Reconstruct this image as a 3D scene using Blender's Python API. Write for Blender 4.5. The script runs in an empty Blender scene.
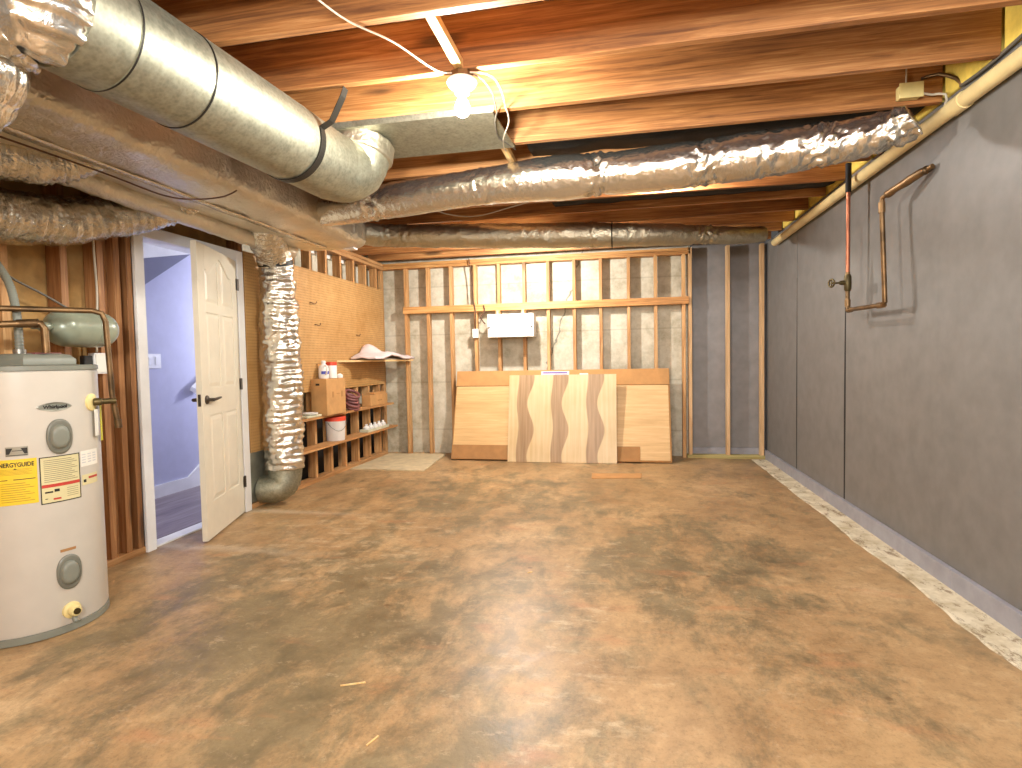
import bpy, bmesh, math, random
from mathutils import Vector, Matrix, noise
random.seed(7)
PI = math.pi
C = bpy.context.scene.collection
sc = bpy.context.scene

# ------------------------------------------------------------------ materials
def s2l(c):
    def f(v):
        v /= 255.0
        return v/12.92 if v <= 0.04045 else ((v+0.055)/1.055)**2.4
    return (f(c[0]), f(c[1]), f(c[2]), 1.0)

class NT:
    def __init__(self, name):
        self.m = bpy.data.materials.new(name); self.m.use_nodes = True
        self.t = self.m.node_tree; self.b = self.t.nodes['Principled BSDF']
    def n(self, kind, **kw):
        o = self.t.nodes.new(kind)
        for k, v in kw.items():
            if k.startswith('i_'):
                key = k[2:]
                key = int(key) if key.isdigit() else key.replace('_', ' ')
                o.inputs[key].default_value = v
            else: setattr(o, k, v)
        return o
    def l(self, a, b): self.t.links.new(a, b)
    def math(self, op, a, b=None, clamp=False):
        o = self.n('ShaderNodeMath', operation=op); o.use_clamp = clamp
        for i, v in enumerate((a, b)):
            if v is None: continue
            if isinstance(v, (int, float)): o.inputs[i].default_value = v
            else: self.l(v, o.inputs[i])
        return o.outputs[0]
    def coords(self, scale=(1, 1, 1), rnd=True, rot=(0, 0, 0)):
        tc = self.n('ShaderNodeTexCoord')
        mp = self.n('ShaderNodeMapping'); mp.inputs['Scale'].default_value = scale; mp.inputs['Rotation'].default_value = rot
        self.l(tc.outputs['Object'], mp.inputs['Vector'])
        if rnd:
            oi = self.n('ShaderNodeObjectInfo')
            v = self.math('MULTIPLY', oi.outputs['Random'], 37.0)
            cb = self.n('ShaderNodeCombineXYZ')
            for i in range(3): self.l(v, cb.inputs[i])
            self.l(cb.outputs[0], mp.inputs['Location'])
        return mp.outputs[0]
    def noise(self, vec, scale, detail=4, rough=.55, dist=0):
        o = self.n('ShaderNodeTexNoise', i_Scale=scale, i_Detail=detail, i_Roughness=rough, i_Distortion=dist)
        self.l(vec, o.inputs['Vector']); return o.outputs['Fac']
    def ramp(self, fac, stops, interp='LINEAR'):
        o = self.n('ShaderNodeValToRGB'); e = o.color_ramp; e.interpolation = interp
        while len(e.elements) < len(stops): e.elements.new(0.5)
        for el, (p, c) in zip(e.elements, stops):
            el.position = p; el.color = s2l(c) if len(c) == 3 else c
        self.l(fac, o.inputs[0]); return o.outputs[0]
    def mix(self, fac, a, b, mode='MIX'):
        o = self.n('ShaderNodeMix', data_type='RGBA', blend_type=mode)
        if isinstance(fac, (int, float)): o.inputs[0].default_value = fac
        else: self.l(fac, o.inputs[0])
        for i, v in ((6, a), (7, b)):
            if isinstance(v, tuple): o.inputs[i].default_value = v if len(v) == 4 else s2l(v)
            else: self.l(v, o.inputs[i])
        return o.outputs[2]
    def bump(self, h, strength=.3, dist=.01, prev=None):
        o = self.n('ShaderNodeBump', i_Strength=strength, i_Distance=dist)
        self.l(h, o.inputs['Height'])
        if prev is not None: self.l(prev, o.inputs['Normal'])
        return o.outputs[0]
    def out(self, color=None, rough=.5, metal=0, normal=None, spec=None, emit=None, es=0):
        b = self.b
        if color is not None:
            if isinstance(color, tuple): b.inputs['Base Color'].default_value = s2l(color) if len(color) == 3 else color
            else: self.l(color, b.inputs['Base Color'])
        if isinstance(rough, (int, float)): b.inputs['Roughness'].default_value = rough
        else: self.l(rough, b.inputs['Roughness'])
        b.inputs['Metallic'].default_value = metal
        if spec is not None: b.inputs['Specular IOR Level'].default_value = spec
        if normal is not None: self.l(normal, b.inputs['Normal'])
        if emit is not None:
            b.inputs['Emission Color'].default_value = emit; b.inputs['Emission Strength'].default_value = es
        return self.m

def plain(name, col, rough=.5, metal=0, var=.06, bump=0.0, bscale=60):
    t = NT(name); v = t.coords()
    f = t.noise(v, 9, 5)
    a = tuple(max(0, c*(1-var)) for c in col); b = tuple(min(255, c*(1+var)) for c in col)
    c = t.ramp(f, [(.3, a), (.7, b)])
    nm = t.bump(t.noise(v, bscale, 3), bump, .004) if bump else None
    return t.out(c, rough, metal, nm)

def wood(name, dark, mid, light, axis, knots=True, rough=.62, grain=1.0):
    t = NT(name)
    def sc_(l, a): return tuple(l if i == axis else a for i in range(3))
    v = t.coords(sc_(2.0, 52*grain)); w = t.coords(sc_(.7, 3.0))
    g = t.noise(v, 1.0, 7, .66, .8)
    lo = t.noise(w, 1.6, 3)
    f = t.math('ADD', t.math('MULTIPLY', g, .62), t.math('MULTIPLY', lo, .38))
    c = t.ramp(f, [(.36, dark), (.5, mid), (.63, light)])
    oi = t.n('ShaderNodeObjectInfo')
    hv = t.n('ShaderNodeHueSaturation'); t.l(c, hv.inputs['Color'])
    t.l(t.math('ADD', t.math('MULTIPLY', oi.outputs['Random'], .22), .89), hv.inputs['Value'])
    c = hv.outputs[0]
    if knots:
        k = t.coords(sc_(1.1, 5.0))
        vo = t.n('ShaderNodeTexVoronoi', i_Scale=1.0); t.l(k, vo.inputs['Vector'])
        d = t.math('ADD', vo.outputs['Distance'], t.math('MULTIPLY', t.noise(k, 8, 2), .06))
        kf = t.ramp(d, [(.10, (1, 1, 1, 1)), (.19, (0, 0, 0, 1))])
        c = t.mix(t.math('MULTIPLY', kf, .7), c, tuple(x*.32 for x in dark))
    return t.out(c, rough, 0, t.bump(g, .25, .003))

M = {}
JD, JM, JL = (106, 64, 30), (162, 108, 58), (200, 148, 92)
M['joist'] = wood('joist_wood', JD, JM, JL, 0)
M['stud'] = wood('stud_wood', (146, 100, 56), (188, 140, 88), (214, 172, 120), 2)
M['stud_dark'] = wood('old_stud_wood', (112, 72, 40), (152, 104, 62), (182, 136, 90), 2)
M['stud_pale'] = wood('new_stud_wood', (176, 136, 92), (206, 168, 122), (224, 190, 148), 2)
M['rail'] = wood('rail_wood', (152, 100, 52), (196, 142, 82), (218, 172, 112), 0)
M['plate_y'] = wood('plate_wood', (138, 96, 56), (174, 128, 80), (200, 154, 104), 1)
M['strip_y'] = wood('strip_wood', (196, 152, 92), (220, 182, 122), (236, 206, 152), 1, False)
M['shelf'] = wood('shelf_wood', (146, 100, 58), (182, 132, 80), (206, 160, 106), 1, False)
M['treated'] = wood('treated_wood', (140, 128, 72), (174, 160, 100), (196, 182, 124), 0, False)
M['ply'] = wood('veneer_wood', (202, 162, 108), (218, 180, 124), (230, 196, 142), 0, False, .5, .8)
M['subfloor'] = wood('subfloor_wood', (70, 42, 26), (104, 62, 36), (128, 80, 48), 1, False)
M['board_floor'] = plain('board_offcut', (206, 190, 154), .6, 0, .08)

def foil(name, col=(218, 211, 196), rough=.22, crinkle=.6, scale=26, dirt=.25, metal=.94):
    t = NT(name); v = t.coords()
    n1 = t.noise(v, scale, 5, .62, 1.2)
    vo = t.n('ShaderNodeTexVoronoi', i_Scale=scale*1.3, feature='DISTANCE_TO_EDGE'); t.l(v, vo.inputs['Vector'])
    h = t.math('ADD', n1, t.math('MULTIPLY', vo.outputs['Distance'], .8))
    lo = t.noise(v, 3.2, 4)
    c = t.mix(t.math('MULTIPLY', t.ramp(lo, [(.42, (0, 0, 0, 1)), (.7, (1, 1, 1, 1))]), dirt), col, tuple(x*.72 for x in col))
    return t.out(c, t.math('ADD', t.math('MULTIPLY', lo, .22), rough-.1), metal, t.bump(h, crinkle, .012))
M['foil'] = foil('foil_jacket')
M['foil_smooth'] = foil('foil_smooth', (216, 209, 192), .34, .6, 26, .3, .8)
M['foil_shiny'] = foil('foil_shiny', (222, 217, 206), .2, .42, 18, .15, .95)
M['foil_dull'] = foil('foil_dull', (190, 182, 160), .42, .45, 24, .4)

def galv():
    t = NT('galvanised_steel'); v = t.coords()
    vo = t.n('ShaderNodeTexVoronoi', i_Scale=70); t.l(v, vo.inputs['Vector'])
    c = t.ramp(t.noise(v, 26, 5, .7), [(.35, (142, 143, 126)), (.65, (178, 177, 158))])
    c = t.mix(.35, c, t.ramp(vo.outputs['Distance'], [(.2, (140, 141, 126)), (.7, (176, 175, 158))]))
    r = t.math('ADD', t.math('MULTIPLY', t.noise(v, 40, 3), .2), .42)
    return t.out(c, r, .96)
M['galv'] = galv()
M['galv_dull'] = plain('grey_sheet_metal', (150, 150, 138), .45, .8, .1)
M['strap'] = plain('dark_strap', (34, 31, 26), .5, .4)

def floor_mat():
    t = NT('stained_concrete'); v = t.coords(rnd=False)
    a = t.noise(v, 1.1, 6, .62, .5); b = t.noise(v, 4.2, 8, .68, .4); d = t.noise(v, 22, 6, .7)
    f = t.math('ADD', t.math('MULTIPLY', a, .5), t.math('ADD', t.math('MULTIPLY', b, .32), t.math('MULTIPLY', d, .18)))
    c = t.ramp(f, [(.36, (136, 106, 70)), (.46, (164, 132, 92)), (.54, (181, 148, 105)), (.64, (204, 174, 132))])
    # grey-green worn areas, mostly towards the left middle
    sx = t.n('ShaderNodeSeparateXYZ'); t.l(v, sx.inputs[0])
    def blob(cx, cy, rx, ry):
        dx = t.math('DIVIDE', t.math('SUBTRACT', sx.outputs[0], cx), rx); dy = t.math('DIVIDE', t.math('SUBTRACT', sx.outputs[1], cy), ry)
        q = t.math('SQRT', t.math('ADD', t.math('MULTIPLY', dx, dx), t.math('MULTIPLY', dy, dy)))
        return t.math('SUBTRACT', 1.0, q, True)
    m = blob(-1.35, 2.3, 1.5, 1.5)
    for q in ((-1.2, 4.6, 1.5, 1.3), (.25, 3.3, 1.0, 1.4), (-.6, 1.4, 1.1, .7)): m = t.math('MAXIMUM', m, t.math('MULTIPLY', blob(*q), .8))
    st = t.noise(t.coords((2.4, 1.35, 1), False), 1.6, 10, .72, .25)
    k = t.math('MULTIPLY', t.ramp(t.math('ADD', st, t.math('MULTIPLY', m, .22)), [(.51, (0, 0, 0, 1)), (.66, (1, 1, 1, 1))]), .82)
    c = t.mix(k, c, t.ramp(b, [(.35, (88, 80, 58)), (.65, (132, 118, 86))]))
    # reddish bare clay smears and pale marks, denser by the door and along the middle
    rd = t.math('MULTIPLY', t.ramp(t.noise(t.coords((1, 2.6, 1), False, (0, 0, .4)), 2.3, 5), [(.6, (0, 0, 0, 1)), (.72, (1, 1, 1, 1))]), .45)
    c = t.mix(rd, c, (186, 126, 84))
    pm = t.noise(t.coords((1, 2, 1), False, (0, 0, -.3)), 5.5, 8, .75)
    pb = t.math('MAXIMUM', blob(-1.9, 3.4, 1.3, 1.2), t.math('MULTIPLY', blob(-.2, 2.2, .5, 2.6), .8))
    pf = t.math('MULTIPLY', t.ramp(t.math('ADD', pm, t.math('MULTIPLY', pb, .12)), [(.6, (0, 0, 0, 1)), (.74, (1, 1, 1, 1))]), .6)
    c = t.mix(pf, c, (206, 186, 152))
    # pale dust lines left where partitions stood beside the door
    for y0, k0 in ((3.12, .0), (3.99, .02)):
        ln = t.math('ABSOLUTE', t.math('SUBTRACT', t.math('ADD', sx.outputs[1], t.math('MULTIPLY', t.math('SUBTRACT', t.noise(v, 3, 3), .5), .12)), y0))
        lf = t.math('MULTIPLY', t.ramp(ln, [(.012, (1, 1, 1, 1)), (.07, (0, 0, 0, 1))]), t.math('SUBTRACT', 1.0, t.math('MULTIPLY', t.math('ADD', sx.outputs[0], 3.0), .75), True))
        c = t.mix(t.math('MULTIPLY', lf, .6), c, (206, 190, 164))
    vo = t.n('ShaderNodeTexVoronoi', i_Scale=3.0); t.l(v, vo.inputs['Vector'])
    sp = t.ramp(vo.outputs['Distance'], [(.03, (1, 1, 1, 1)), (.05, (0, 0, 0, 1))])
    c = t.mix(t.math('MULTIPLY', sp, .6), c, (96, 66, 40))
    gr = t.noise(v, 75, 4, .8)
    c = t.mix(t.math('MULTIPLY', t.ramp(gr, [(.52, (0, 0, 0, 1)), (.68, (1, 1, 1, 1))]), .38), c, (104, 80, 54))
    mo = t.noise(v, 12, 9, .8)
    c = t.mix(t.math('MULTIPLY', t.ramp(mo, [(.52, (0, 0, 0, 1)), (.64, (1, 1, 1, 1))]), .45), c, (108, 90, 62))
    c = t.mix(t.math('MULTIPLY', t.ramp(mo, [(.34, (1, 1, 1, 1)), (.44, (0, 0, 0, 1))]), .4), c, (196, 170, 132))
    r = t.math('ADD', t.math('MULTIPLY', b, .4), .22)
    return t.out(c, r, 0, t.bump(t.math('ADD', b, d), .18, .006), .4)
M['floor'] = floor_mat()

def strip_mat():
    t = NT('bare_concrete_strip'); v = t.coords(rnd=False)
    c = t.ramp(t.noise(v, 7, 6, .7), [(.35, (186, 172, 140)), (.6, (222, 212, 186))])
    k = t.ramp(t.noise(t.coords((3, 1.2, 1), False), 4, 9, .8), [(.53, (0, 0, 0, 1)), (.60, (1, 1, 1, 1))])
    c = t.mix(t.math('MULTIPLY', k, .75), c, (112, 82, 50))
    return t.out(c, .75)
M['strip'] = strip_mat()

def conc_wall():
    t = NT('poured_concrete'); v = t.coords(rnd=False)
    f = t.math('ADD', t.math('MULTIPLY', t.noise(v, 1.6, 5), .5), t.math('MULTIPLY', t.noise(v, 9, 7, .7), .5))
    c = t.ramp(f, [(.34, (150, 142, 118)), (.5, (192, 186, 166)), (.66, (216, 212, 196))])
    sx = t.n('ShaderNodeSeparateXYZ'); t.l(v, sx.inputs[0])
    wob = t.math('MULTIPLY', t.math('SUBTRACT', t.noise(v, 6, 4), .5), .16)
    dd = t.math('ABSOLUTE', t.math('ADD', t.math('SUBTRACT', sx.outputs[0], t.math('SUBTRACT', t.math('MULTIPLY', sx.outputs[2], .32), 1.25)), wob))
    cr = t.ramp(dd, [(.006, (1, 1, 1, 1)), (.012, (0, 0, 0, 1))])
    c = t.mix(t.math('MULTIPLY', cr, .7), c, (80, 78, 70))
    hz = t.math('ABSOLUTE', t.math('SUBTRACT', t.math('FRACT', t.math('MULTIPLY', sx.outputs[2], 1.64)), .5))
    c = t.mix(t.math('MULTIPLY', t.ramp(hz, [(.004, (1, 1, 1, 1)), (.02, (0, 0, 0, 1))]), .3), c, (120, 112, 92))
    return t.out(c, .85, 0, t.bump(t.noise(v, 30, 5), .25, .006))
M['concrete'] = conc_wall()

def pegboard():
    t = NT('pegboard_hardboard'); v = t.coords(rnd=False)
    c = t.ramp(t.math('ADD', t.math('MULTIPLY', t.noise(v, 1.5, 4), .6), t.math('MULTIPLY', t.noise(v, 14, 5), .4)), [(.35, (170, 126, 70)), (.62, (196, 154, 98))])
    sx = t.n('ShaderNodeSeparateXYZ'); t.l(v, sx.inputs[0])
    def ax(o):
        q = t.math('SUBTRACT', t.math('FRACT', t.math('DIVIDE', o, .0254)), .5)
        return t.math('MULTIPLY', q, q)
    d = t.math('SQRT', t.math('ADD', ax(sx.outputs[1]), ax(sx.outputs[2])))
    k = t.ramp(d, [(.13, (1, 1, 1, 1)), (.19, (0, 0, 0, 1))])
    c = t.mix(t.math('MULTIPLY', k, .85), c, (60, 34, 12))
    return t.out(c, .5)
M['peg'] = pegboard()

M['grey_wall'] = plain('grey_board', (116, 114, 111), .5, 0, .05, .05, 6)
M['grey_wall_back'] = plain('grey_board_back', (132, 130, 130), .5, 0, .05, .05, 6)
M['grey_base'] = plain('grey_baseboard', (148, 148, 156), .5)
M['seam'] = plain('black_seam', (18, 17, 16), .8)
M['black'] = plain('unlit_cavity_black', (14, 12, 11), .8)  # black colour stands in for the unlit cavity between the lower studs
M['tan'] = plain('drywall_back', (176, 138, 84), .9, 0, .12)
M['white_paint'] = plain('white_trim_paint', (236, 234, 230), .4, 0, .02)
M['door_paint'] = plain('door_paint', (216, 208, 188), .38, 0, .02)
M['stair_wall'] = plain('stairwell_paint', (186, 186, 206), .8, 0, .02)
M['stair_grey'] = plain('stairwell_grey_paint', (120, 120, 138), .8, 0, .02)  # grey side of the stair soffit
M['stair_floor'] = wood('plank_floor', (96, 82, 86), (124, 110, 112), (150, 136, 138), 1, False, .35, .5)
M['insul'] = plain('yellow_batt', (226, 198, 92), .95, 0, .12, .6, 40)
M['dark_insul'] = plain('black_batt', (30, 27, 24), .95, 0, .3, .6, 40)
M['pvc'] = plain('cream_pipe', (226, 206, 152), .4, 0, .05)
M['copper'] = plain('copper', (158, 98, 72), .4, .8, .12)
M['copper_old'] = plain('tarnished_copper', (112, 88, 60), .45, .8, .3)
M['pipe_black'] = plain('black_pipe_wrap', (24, 21, 19), .7)
M['brass'] = plain('brass_valve', (92, 80, 52), .45, .8, .2)
M['bronze'] = plain('dark_nickel', (92, 84, 76), .35, .9)
M['heater'] = plain('heater_enamel', (196, 190, 178), .3, 0, .015)
M['heater_grey'] = plain('grey_plastic', (124, 126, 114), .45, 0, .04)
M['heater_cover'] = plain('cover_plastic', (112, 112, 100), .4, 0, .04)
M['tank_grey'] = plain('tank_paint', (142, 148, 128), .3, .1, .05)
M['yellow_label'] = plain('yellow_label', (226, 192, 40), .5, 0, .03)
M['cream_label'] = plain('cream_label', (206, 196, 150), .5, 0, .02)
M['white_label'] = plain('white_label', (224, 220, 208), .5, 0, .02)
M['ink'] = plain('black_ink', (26, 24, 20), .6)
M['grey_ink'] = plain('grey_ink', (128, 118, 92), .6)
M['faint_ink'] = plain('faint_ink', (186, 188, 190), .6)
M['yellow_ink'] = plain('ochre_ink', (168, 134, 30), .6)
M['red_ink'] = plain('red_ink', (186, 60, 48), .6)
M['purple_ink'] = plain('purple_ink', (122, 96, 160), .6)
M['silver'] = plain('silver_badge', (150, 148, 136), .35, .6)
M['white_plastic'] = plain('white_plastic', (232, 230, 226), .4, 0, .02)
M['red_plastic'] = plain('red_plastic', (214, 72, 48), .4)
M['blue_ink'] = plain('blue_ink', (52, 70, 170), .5)
M['cardboard'] = plain('cardboard', (190, 144, 90), .8, 0, .06)
M['cardboard_dk'] = plain('cardboard_brown', (166, 122, 74), .8, 0, .06)  # darker brown for the bottom flap, tape and print
M['cardboard_tan'] = plain('kraft_cardboard', (188, 140, 86), .8, 0, .05)
M['hose'] = plain('mauve_hose', (124, 74, 72), .5)
M['cloth'] = plain('pinkish_cloth', (222, 206, 204), .8, 0, .04)
M['porcelain'] = plain('porcelain', (236, 232, 222), .3, 0, .01)
M['wire_white'] = plain('white_cable', (190, 180, 160), .5)
M['wire_grey'] = plain('grey_cable', (104, 98, 88), .5)
M['wire_brown'] = plain('brown_wire', (84, 54, 34), .6)
M['jbox'] = plain('cream_plastic', (222, 204, 140), .5)
M['tape'] = plain('silver_tape', (224, 224, 228), .3, .5)
M['dish'] = plain('pale_green_dish', (206, 206, 178), .5)
M['steel'] = plain('steel', (150, 148, 140), .4, .8)
M['valve_yellow'] = plain('yellow_tag', (206, 200, 40), .5)
t = NT('bulb_glow'); M['bulb'] = t.out((255, 255, 255), .5, emit=(1, .96, .86, 1), es=1050)

def wave_panel():
    t = NT('wavy_veneer'); v = t.coords(rnd=False)
    sx = t.n('ShaderNodeSeparateXYZ'); t.l(v, sx.inputs[0])
    g = t.noise(t.coords((30, 1, 1.3), False), 1.2, 5)
    base = t.ramp(t.math('ADD', t.math('MULTIPLY', g, .5), t.math('MULTIPLY', t.noise(v, 2.2, 3), .5)), [(.36, (198, 170, 122)), (.6, (216, 192, 150))])
    # three bands with an S-shaped edge: x measured from the panel's left edge, z from its foot
    z = sx.outputs[2]
    sh = t.math('MULTIPLY', t.math('COSINE', t.math('MULTIPLY', t.math('SUBTRACT', z, .38), 10.3)), .026)
    hw = t.math('ADD', .083, t.math('MULTIPLY', t.math('COSINE', t.math('MULTIPLY', t.math('SUBTRACT', z, .36), 10.1)), .014))
    best = None
    for cx in (-.44, -.037, .37):
        d = t.math('ABSOLUTE', t.math('SUBTRACT', t.math('SUBTRACT', sx.outputs[0], cx), sh))
        e = t.math('DIVIDE', t.math('SUBTRACT', hw, d), .012, True)
        best = e if best is None else t.math('MAXIMUM', best, e)
    c = t.mix(t.math('MULTIPLY', best, .78), base, t.ramp(g, [(.35, (124, 92, 62)), (.65, (160, 126, 92))]))
    return t.out(c, .4)
M['wave'] = wave_panel()

# ------------------------------------------------------------------ mesh helpers
class MB:
    def __init__(self): self.bm = bmesh.new()
    def box(self, x0, x1, y0, y1, z0, z1, bev=0.0):
        r = bmesh.ops.create_cube(self.bm, size=1)
        vs = r['verts']
        for v in vs: v.co = Vector(((x0+x1)/2+v.co.x*(x1-x0), (y0+y1)/2+v.co.y*(y1-y0), (z0+z1)/2+v.co.z*(z1-z0)))
        if bev:
            es = list({e for v in vs for e in v.link_edges})
            bmesh.ops.bevel(self.bm, geom=es, offset=bev, segments=2, affect='EDGES', profile=.5)
        return self
    def quad(self, *pts):
        self.bm.faces.new([self.bm.verts.new(p) for p in pts]); return self
    def prism(self, pts, off):
        """closed polygon pts (3D) extruded by vector off"""
        off = Vector(off); n = len(pts)
        a = [self.bm.verts.new(p) for p in pts]; b = [self.bm.verts.new(Vector(p)+off) for p in pts]
        self.bm.faces.new(a); self.bm.faces.new(b[::-1])
        for i in range(n): self.bm.faces.new((a[i], b[i], b[(i+1) % n], a[(i+1) % n]))
        return self
    def rings(self, rings, closed=True, cap=True):
        vs = [[self.bm.verts.new(p) for p in r] for r in rings]
        n = len(vs[0])
        for i in range(len(vs)-1):
            for j in range(n if closed else n-1):
                k = (j+1) % n
                self.bm.faces.new((vs[i][j], vs[i][k], vs[i+1][k], vs[i+1][j]))
        if cap and closed:
            self.bm.faces.new(vs[0][::-1]); self.bm.faces.new(vs[-1])
        return self
    def tube(self, pts, r, seg=12, step=None, fn=None, profile=None, cap=True):
        pts = [Vector(p) for p in pts]
        P = spline(pts, step) if step else pts
        n = len(P); R = []
        T = [(P[min(i+1, n-1)]-P[max(i-1, 0)]).normalized() for i in range(n)]
        up = Vector((0, 0, 1)) if abs(T[0].z) < .9 else Vector((0, 1, 0))
        A = T[0].cross(up).normalized()
        s = 0
        for i in range(n):
            if i: s += (P[i]-P[i-1]).length
            A = (A - T[i]*A.dot(T[i])).normalized(); B = A.cross(T[i]).normalized()
            ring = []
            for k in range(seg):
                a = 2*PI*k/seg
                if profile: ca, sb = profile(a)
                else: ca, sb = math.cos(a), math.sin(a)
                rr = r if not isinstance(r, (list, tuple)) else r[min(int(i/(n-1)*(len(r)-1)), len(r)-2)]*(1-((i/(n-1)*(len(r)-1)) - min(int(i/(n-1)*(len(r)-1)), len(r)-2))) + r[min(int(i/(n-1)*(len(r)-1)), len(r)-2)+1]*((i/(n-1)*(len(r)-1)) - min(int(i/(n-1)*(len(r)-1)), len(r)-2))
                p = P[i]+A*ca*rr+B*sb*rr
                if fn:
                    d = (A*ca+B*sb)
                    p = p + d.normalized()*fn(s, a, p)
                ring.append(p)
            R.append(ring)
        return self.rings(R, True, cap)
    def lathe(self, prof, centre, axis='z', seg=40, cap=True):
        c = Vector(centre); R = []
        for r, h in prof:
            ring = []
            for k in range(seg):
                a = 2*PI*k/seg; x, y = r*math.cos(a), r*math.sin(a)
                d = {'z': (x, y, h), 'x': (h, x, y), 'y': (y, h, x)}[axis]
                ring.append(c+Vector(d))
            R.append(ring)
        return self.rings(R, True, cap)
    def sphere(self, c, r, sx=1, sy=1, sz=1, seg=24):
        q = bmesh.ops.create_uvsphere(self.bm, u_segments=seg, v_segments=seg//2, radius=r)
        for v in q['verts']: v.co = Vector((v.co.x*sx, v.co.y*sy, v.co.z*sz))+Vector(c)
        return self
    def torus(self, c, R, r, n=(0, 0, 1), seg=28, s2=8):
        n = Vector(n).normalized(); q = n.to_track_quat('Z', 'Y'); RR = []
        for i in range(seg):
            a = 2*PI*i/seg
            RR.append([Vector(c)+q @ Vector(((R+r*math.cos(2*PI*j/s2))*math.cos(a), (R+r*math.cos(2*PI*j/s2))*math.sin(a), r*math.sin(2*PI*j/s2))) for j in range(s2)])
        RR.append(RR[0])
        self.rings(RR, True, False); return self
    def build(self, name, mat, parent=None, smooth=False, origin=None, world=True):
        bm = self.bm
        bmesh.ops.remove_doubles(bm, verts=bm.verts, dist=1e-6)
        bmesh.ops.recalc_face_normals(bm, faces=bm.faces)
        if parent is None and origin is None:
            xs = [v.co.x for v in bm.verts]; ys = [v.co.y for v in bm.verts]; zs = [v.co.z for v in bm.verts]
            origin = ((min(xs)+max(xs))/2, (min(ys)+max(ys))/2, min(zs))
        off = Vector(origin) if parent is None else (ORG[parent.name] if world else Vector((0, 0, 0)))
        for v in bm.verts: v.co -= off
        me = bpy.data.meshes.new(name); bm.to_mesh(me); bm.free()
        me.materials.append(M[mat] if isinstance(mat, str) else mat)
        if smooth:
            for p in me.polygons: p.use_smooth = True
            if smooth == 'auto': me.set_sharp_from_angle(angle=math.radians(40))
        o = bpy.data.objects.new(name, me); C.objects.link(o)
        if parent is None: o.location = off
        else: o.parent = parent
        ORG[o.name] = off
        return o
ORG = {}

def spline(P, step):
    out = []
    n = len(P)
    for i in range(n-1):
        p0, p1, p2, p3 = P[max(i-1, 0)], P[i], P[i+1], P[min(i+2, n-1)]
        k = max(2, int((p2-p1).length/step))
        for j in range(k):
            u = j/k
            out.append(.5*((2*p1)+(p2-p0)*u+(2*p0-5*p1+4*p2-p3)*u*u+(3*p1-p0-3*p2+p3)*u**3))
    out.append(P[-1]); return out

def empty(name, loc, rz=0):
    o = bpy.data.objects.new(name, None); C.objects.link(o); o.location = loc; o.rotation_euler = (0, 0, rz)
    o.empty_display_size = .1
    ORG[o.name] = Vector(loc); return o
def tag(o, label, cat, group=None, kind=None):
    o['label'] = label; o['category'] = cat
    if group: o['group'] = group
    if kind: o['kind'] = kind
    return o
def struct(o): o['kind'] = 'structure'; return o
def nz(p, f): return noise.noise(Vector(p)*f)

def text_mesh(s, size, ext=.0008):
    cu = bpy.data.curves.new('lettering', 'FONT'); cu.body = s; cu.size = size; cu.extrude = ext; cu.offset = size*.022
    cu.align_x = 'CENTER'; cu.align_y = 'CENTER'; cu.resolution_u = 3
    o = bpy.data.objects.new('lettering_tmp', cu); C.objects.link(o)
    dg = bpy.context.evaluated_depsgraph_get(); dg.update()
    me = bpy.data.meshes.new_from_object(o.evaluated_get(dg))
    bpy.data.objects.remove(o); bpy.data.curves.remove(cu)
    return me
def text_part(s, size, mat, parent, mapper, name='lettering', sx=1.0, off=None):
    me = text_mesh(s, size)
    o0 = ORG[parent.name] if off is None else off
    for v in me.vertices: v.co = Vector(mapper(v.co.x*sx, v.co.y, v.co.z)) - o0
    me.materials.clear(); me.materials.append(M[mat])
    o = bpy.data.objects.new(name, me); C.objects.link(o); o.parent = parent; ORG[o.name] = o0
    return o

ORD = ['first', 'second', 'third', 'fourth', 'fifth', 'sixth', 'seventh', 'eighth', 'ninth', 'tenth', 'eleventh', 'twelfth']

# ------------------------------------------------------------------ camera  (heights from the floor, metres)
H = 1.18
def cam_axes(yaw, pitch, roll):
    f = Vector((-math.sin(yaw)*math.cos(pitch), math.cos(yaw)*math.cos(pitch), -math.sin(pitch)))
    r = Vector((math.cos(yaw), math.sin(yaw), 0)); u = r.cross(f)
    c, s = math.cos(roll), math.sin(roll)
    return c*r+s*u, -s*r+c*u, f
r_, u_, f_ = cam_axes(.195877, .042686, -.018617)
cam = bpy.data.cameras.new('camera'); co = bpy.data.objects.new('camera', cam); C.objects.link(co)
co.matrix_world = Matrix(((r_.x, u_.x, -f_.x, 0), (r_.y, u_.y, -f_.y, 0), (r_.z, u_.z, -f_.z, H), (0, 0, 0, 1)))
cam.sensor_width = 36; cam.lens = 558.7/1022*36; cam.clip_start = .02
sc.camera = co

# ------------------------------------------------------------------ room shell
XR, XL, YB, ZJ = 1.62, -2.98, 6.757, 2.44
YN = -1.6
struct(MB().box(-3.6, 1.9, YN-.2, 7.2, -.1, 0).build('floor', 'floor', origin=(0, 0, 0)))
struct(MB().box(-3.6, 1.9, YN-.2, 7.2, 2.675, 2.70).build('ceiling', 'subfloor', origin=(0, 0, 0)))
struct(MB().box(-3.4, .80, 6.885, 7.05, 0, 2.7).build('wall_back', 'concrete', origin=(0, 0, 0)))
struct(MB().box(-3.4, 1.9, YN-.2, YN, 0, 2.7).build('wall_front', 'tan'))
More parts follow.
